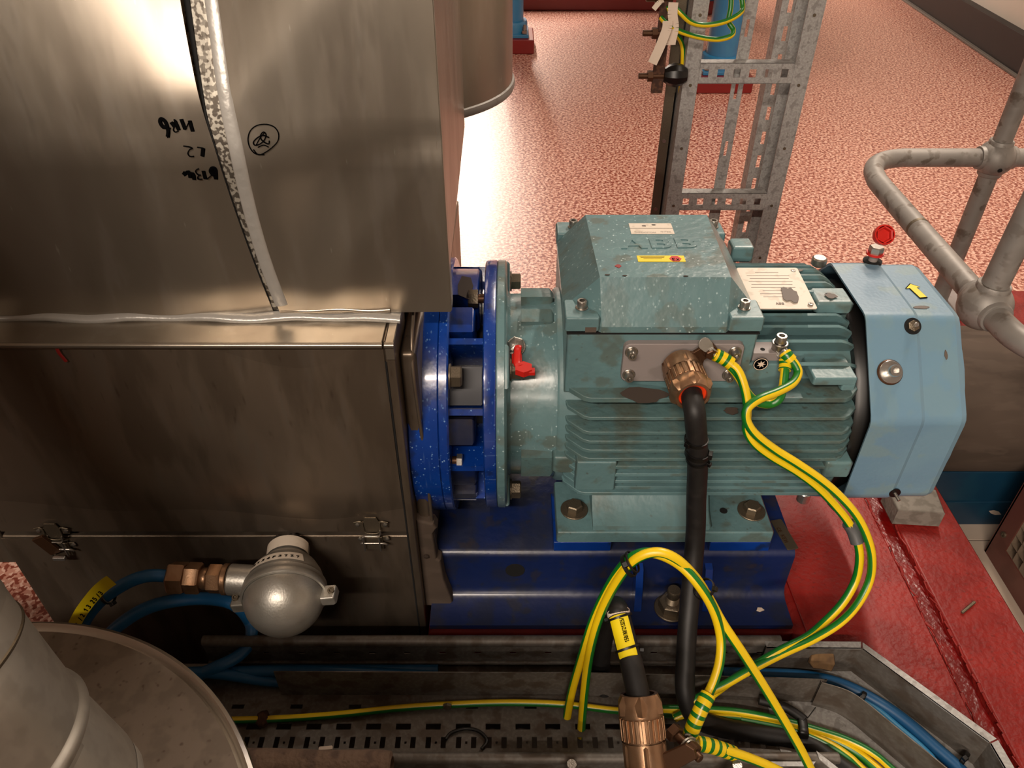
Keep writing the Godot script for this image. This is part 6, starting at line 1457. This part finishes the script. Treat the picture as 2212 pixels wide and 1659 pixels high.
	for q in [["thick earth cable lying in the tray round the corner, nearest the divider", [V(0.1754,0.455,0.3476),V(0.2342,0.455,0.352),V(0.293,0.455,0.3551),V(0.3492,0.455,0.3661),V(0.3916,0.455,0.3805),V(0.4255,0.455,0.3998),V(0.4571,0.455,0.4361)], 0.0062, V(0, 0.1, 0.8)], ["thin earth wire lying in the tray on top of the thick one", [V(0.1863,0.464,0.3476),V(0.2454,0.464,0.3488),V(0.2919,0.464,0.3526),V(0.342,0.464,0.3636),V(0.3795,0.464,0.3751),V(0.4155,0.464,0.3887),V(0.4431,0.464,0.4071),V(0.4693,0.464,0.4402)], 0.0046, V(0, 1.0, -0.5)], ["outer earth cable lying in the tray past the dark tie", [V(0.2924,0.456,0.3569),V(0.3481,0.456,0.3691),V(0.3843,0.456,0.3846),V(0.4119,0.456,0.4055),V(0.4345,0.456,0.4365)], 0.006, V(0, 0.3, 1)]]:
		q[1].append(ext(q[1], 0.2))
		wire(q[0], q[1], q[2], q[3], 0.0, "green and yellow earth wires lying in the tray")
	t = thing("cable_clip", V(0.3722,0.45,0.3678), "dark strap tying the earth cables in the tray corner", "cable tie")
	b = MB.new(); b.tube(curve([V(0.3656,0.47,0.3644),V(0.3639,0.47,0.3741),V(0.362,0.47,0.3841),V(0.3641,0.455,0.3853),V(0.3608,0.447,0.3988)], 3), 0.006, 8, 0, 0, true, 0.3); part("strap", b, "black_plastic", t)
	t = thing("dark_cable", V(0.3513,0.46,0.3547), "short dark cable end among the earth wires in the tray", "cable")
	b = MB.new(); b.tube(curve([V(0.3183,0.468,0.3385),V(0.3348,0.468,0.3436),V(0.3509,0.468,0.3498),V(0.3642,0.468,0.3609),V(0.3686,0.468,0.3658)], 4), 0.006, 12); part("sheath", b, "black_rubber", t)
	b = MB.new(); b.tube([V(0.372,0.47,0.3644), V(0.3846,0.476,0.353)], 0.0006, 6); part("loose_end", b, "black_plastic", t)
	for q in [["dark blue cable along the outer wall of the tray corner", [V(0.2819,0.457,0.2947),V(0.3374,0.457,0.2961),V(0.3922,0.457,0.2994),V(0.4377,0.457,0.3115),V(0.477,0.457,0.3374),V(0.5024,0.457,0.3635),V(0.5241,0.457,0.395),V(0.5412,0.457,0.4206),V(0.5507,0.457,0.4477)], 0.0085, "blue_cable"],
		["light blue cable in the tray corner, outermost of the two", [V(0.4241,0.455,0.3169),V(0.4643,0.455,0.3407),V(0.4886,0.455,0.3704),V(0.5106,0.455,0.4015),V(0.5237,0.455,0.4361)], 0.0062, "light_blue_cable"], ["light blue cable in the tray corner, beside the bent divider", [V(0.4224,0.454,0.3228),V(0.4588,0.454,0.3483),V(0.4787,0.454,0.3741),V(0.4959,0.454,0.4033),V(0.5076,0.454,0.4356)], 0.0058, "light_blue_cable"]]:
		q[1].append(ext(q[1], 0.2))
		b = MB.new(); b.tube(curve(q[1], 6), q[2], 14); solo("blue_cable", q[1][2], b, q[3], q[0], "cable", "blue cables in the tray corner")
	for q in [[V(0.454,0.462,0.3338), V(0.8, 0, 0.6)], [V(0.5501,0.462,0.4118), V(0.6, 0, 0.7)]]:
		b = MB.new(); b.lathe(MB.along(q[0] - q[1].normalized() * 0.003, q[0] + q[1].normalized() * 0.003), [V2(0.009, 0), V2(0.0102, 0.001), V2(0.0102, 0.005), V2(0.009, 0.006)], 20); b.box(Transform3D(Basis(Vector3.UP, 0.5), q[0] + V(-0.004, 0.010, 0.004)), V(0.007, 0.005, 0.006), 0.001)
		solo("cable_tie", q[0], b, "black_plastic", "black cable tie near the %s of the blue cables" % ("bend" if q[0].x < 0.5 else "lower end"), "cable tie")
	for k in 3:
		b = MB.new(); b.tube(curve([V(-0.47, 0.452 + 0.008 * k, 0.293 + 0.006 * k), V(-0.40, 0.455 + 0.010 * k, 0.292 + 0.006 * k), V(-0.32, 0.454 + 0.011 * (k % 2), 0.288 + 0.008 * k), V(-0.25, 0.454 + 0.011 * (k % 2), 0.288 + 0.008 * k), V(-0.1, 0.454, 0.288 + 0.009 * k)], 4), 0.0075, 12)
		solo("blue_cable", V(-0.40, 0.45, 0.30), b, "blue_cable", ["lowest blue cable disappearing behind the tray divider", "middle blue cable disappearing behind the tray divider", "topmost blue cable disappearing behind the tray divider"][k], "cable", "blue cables behind the divider")
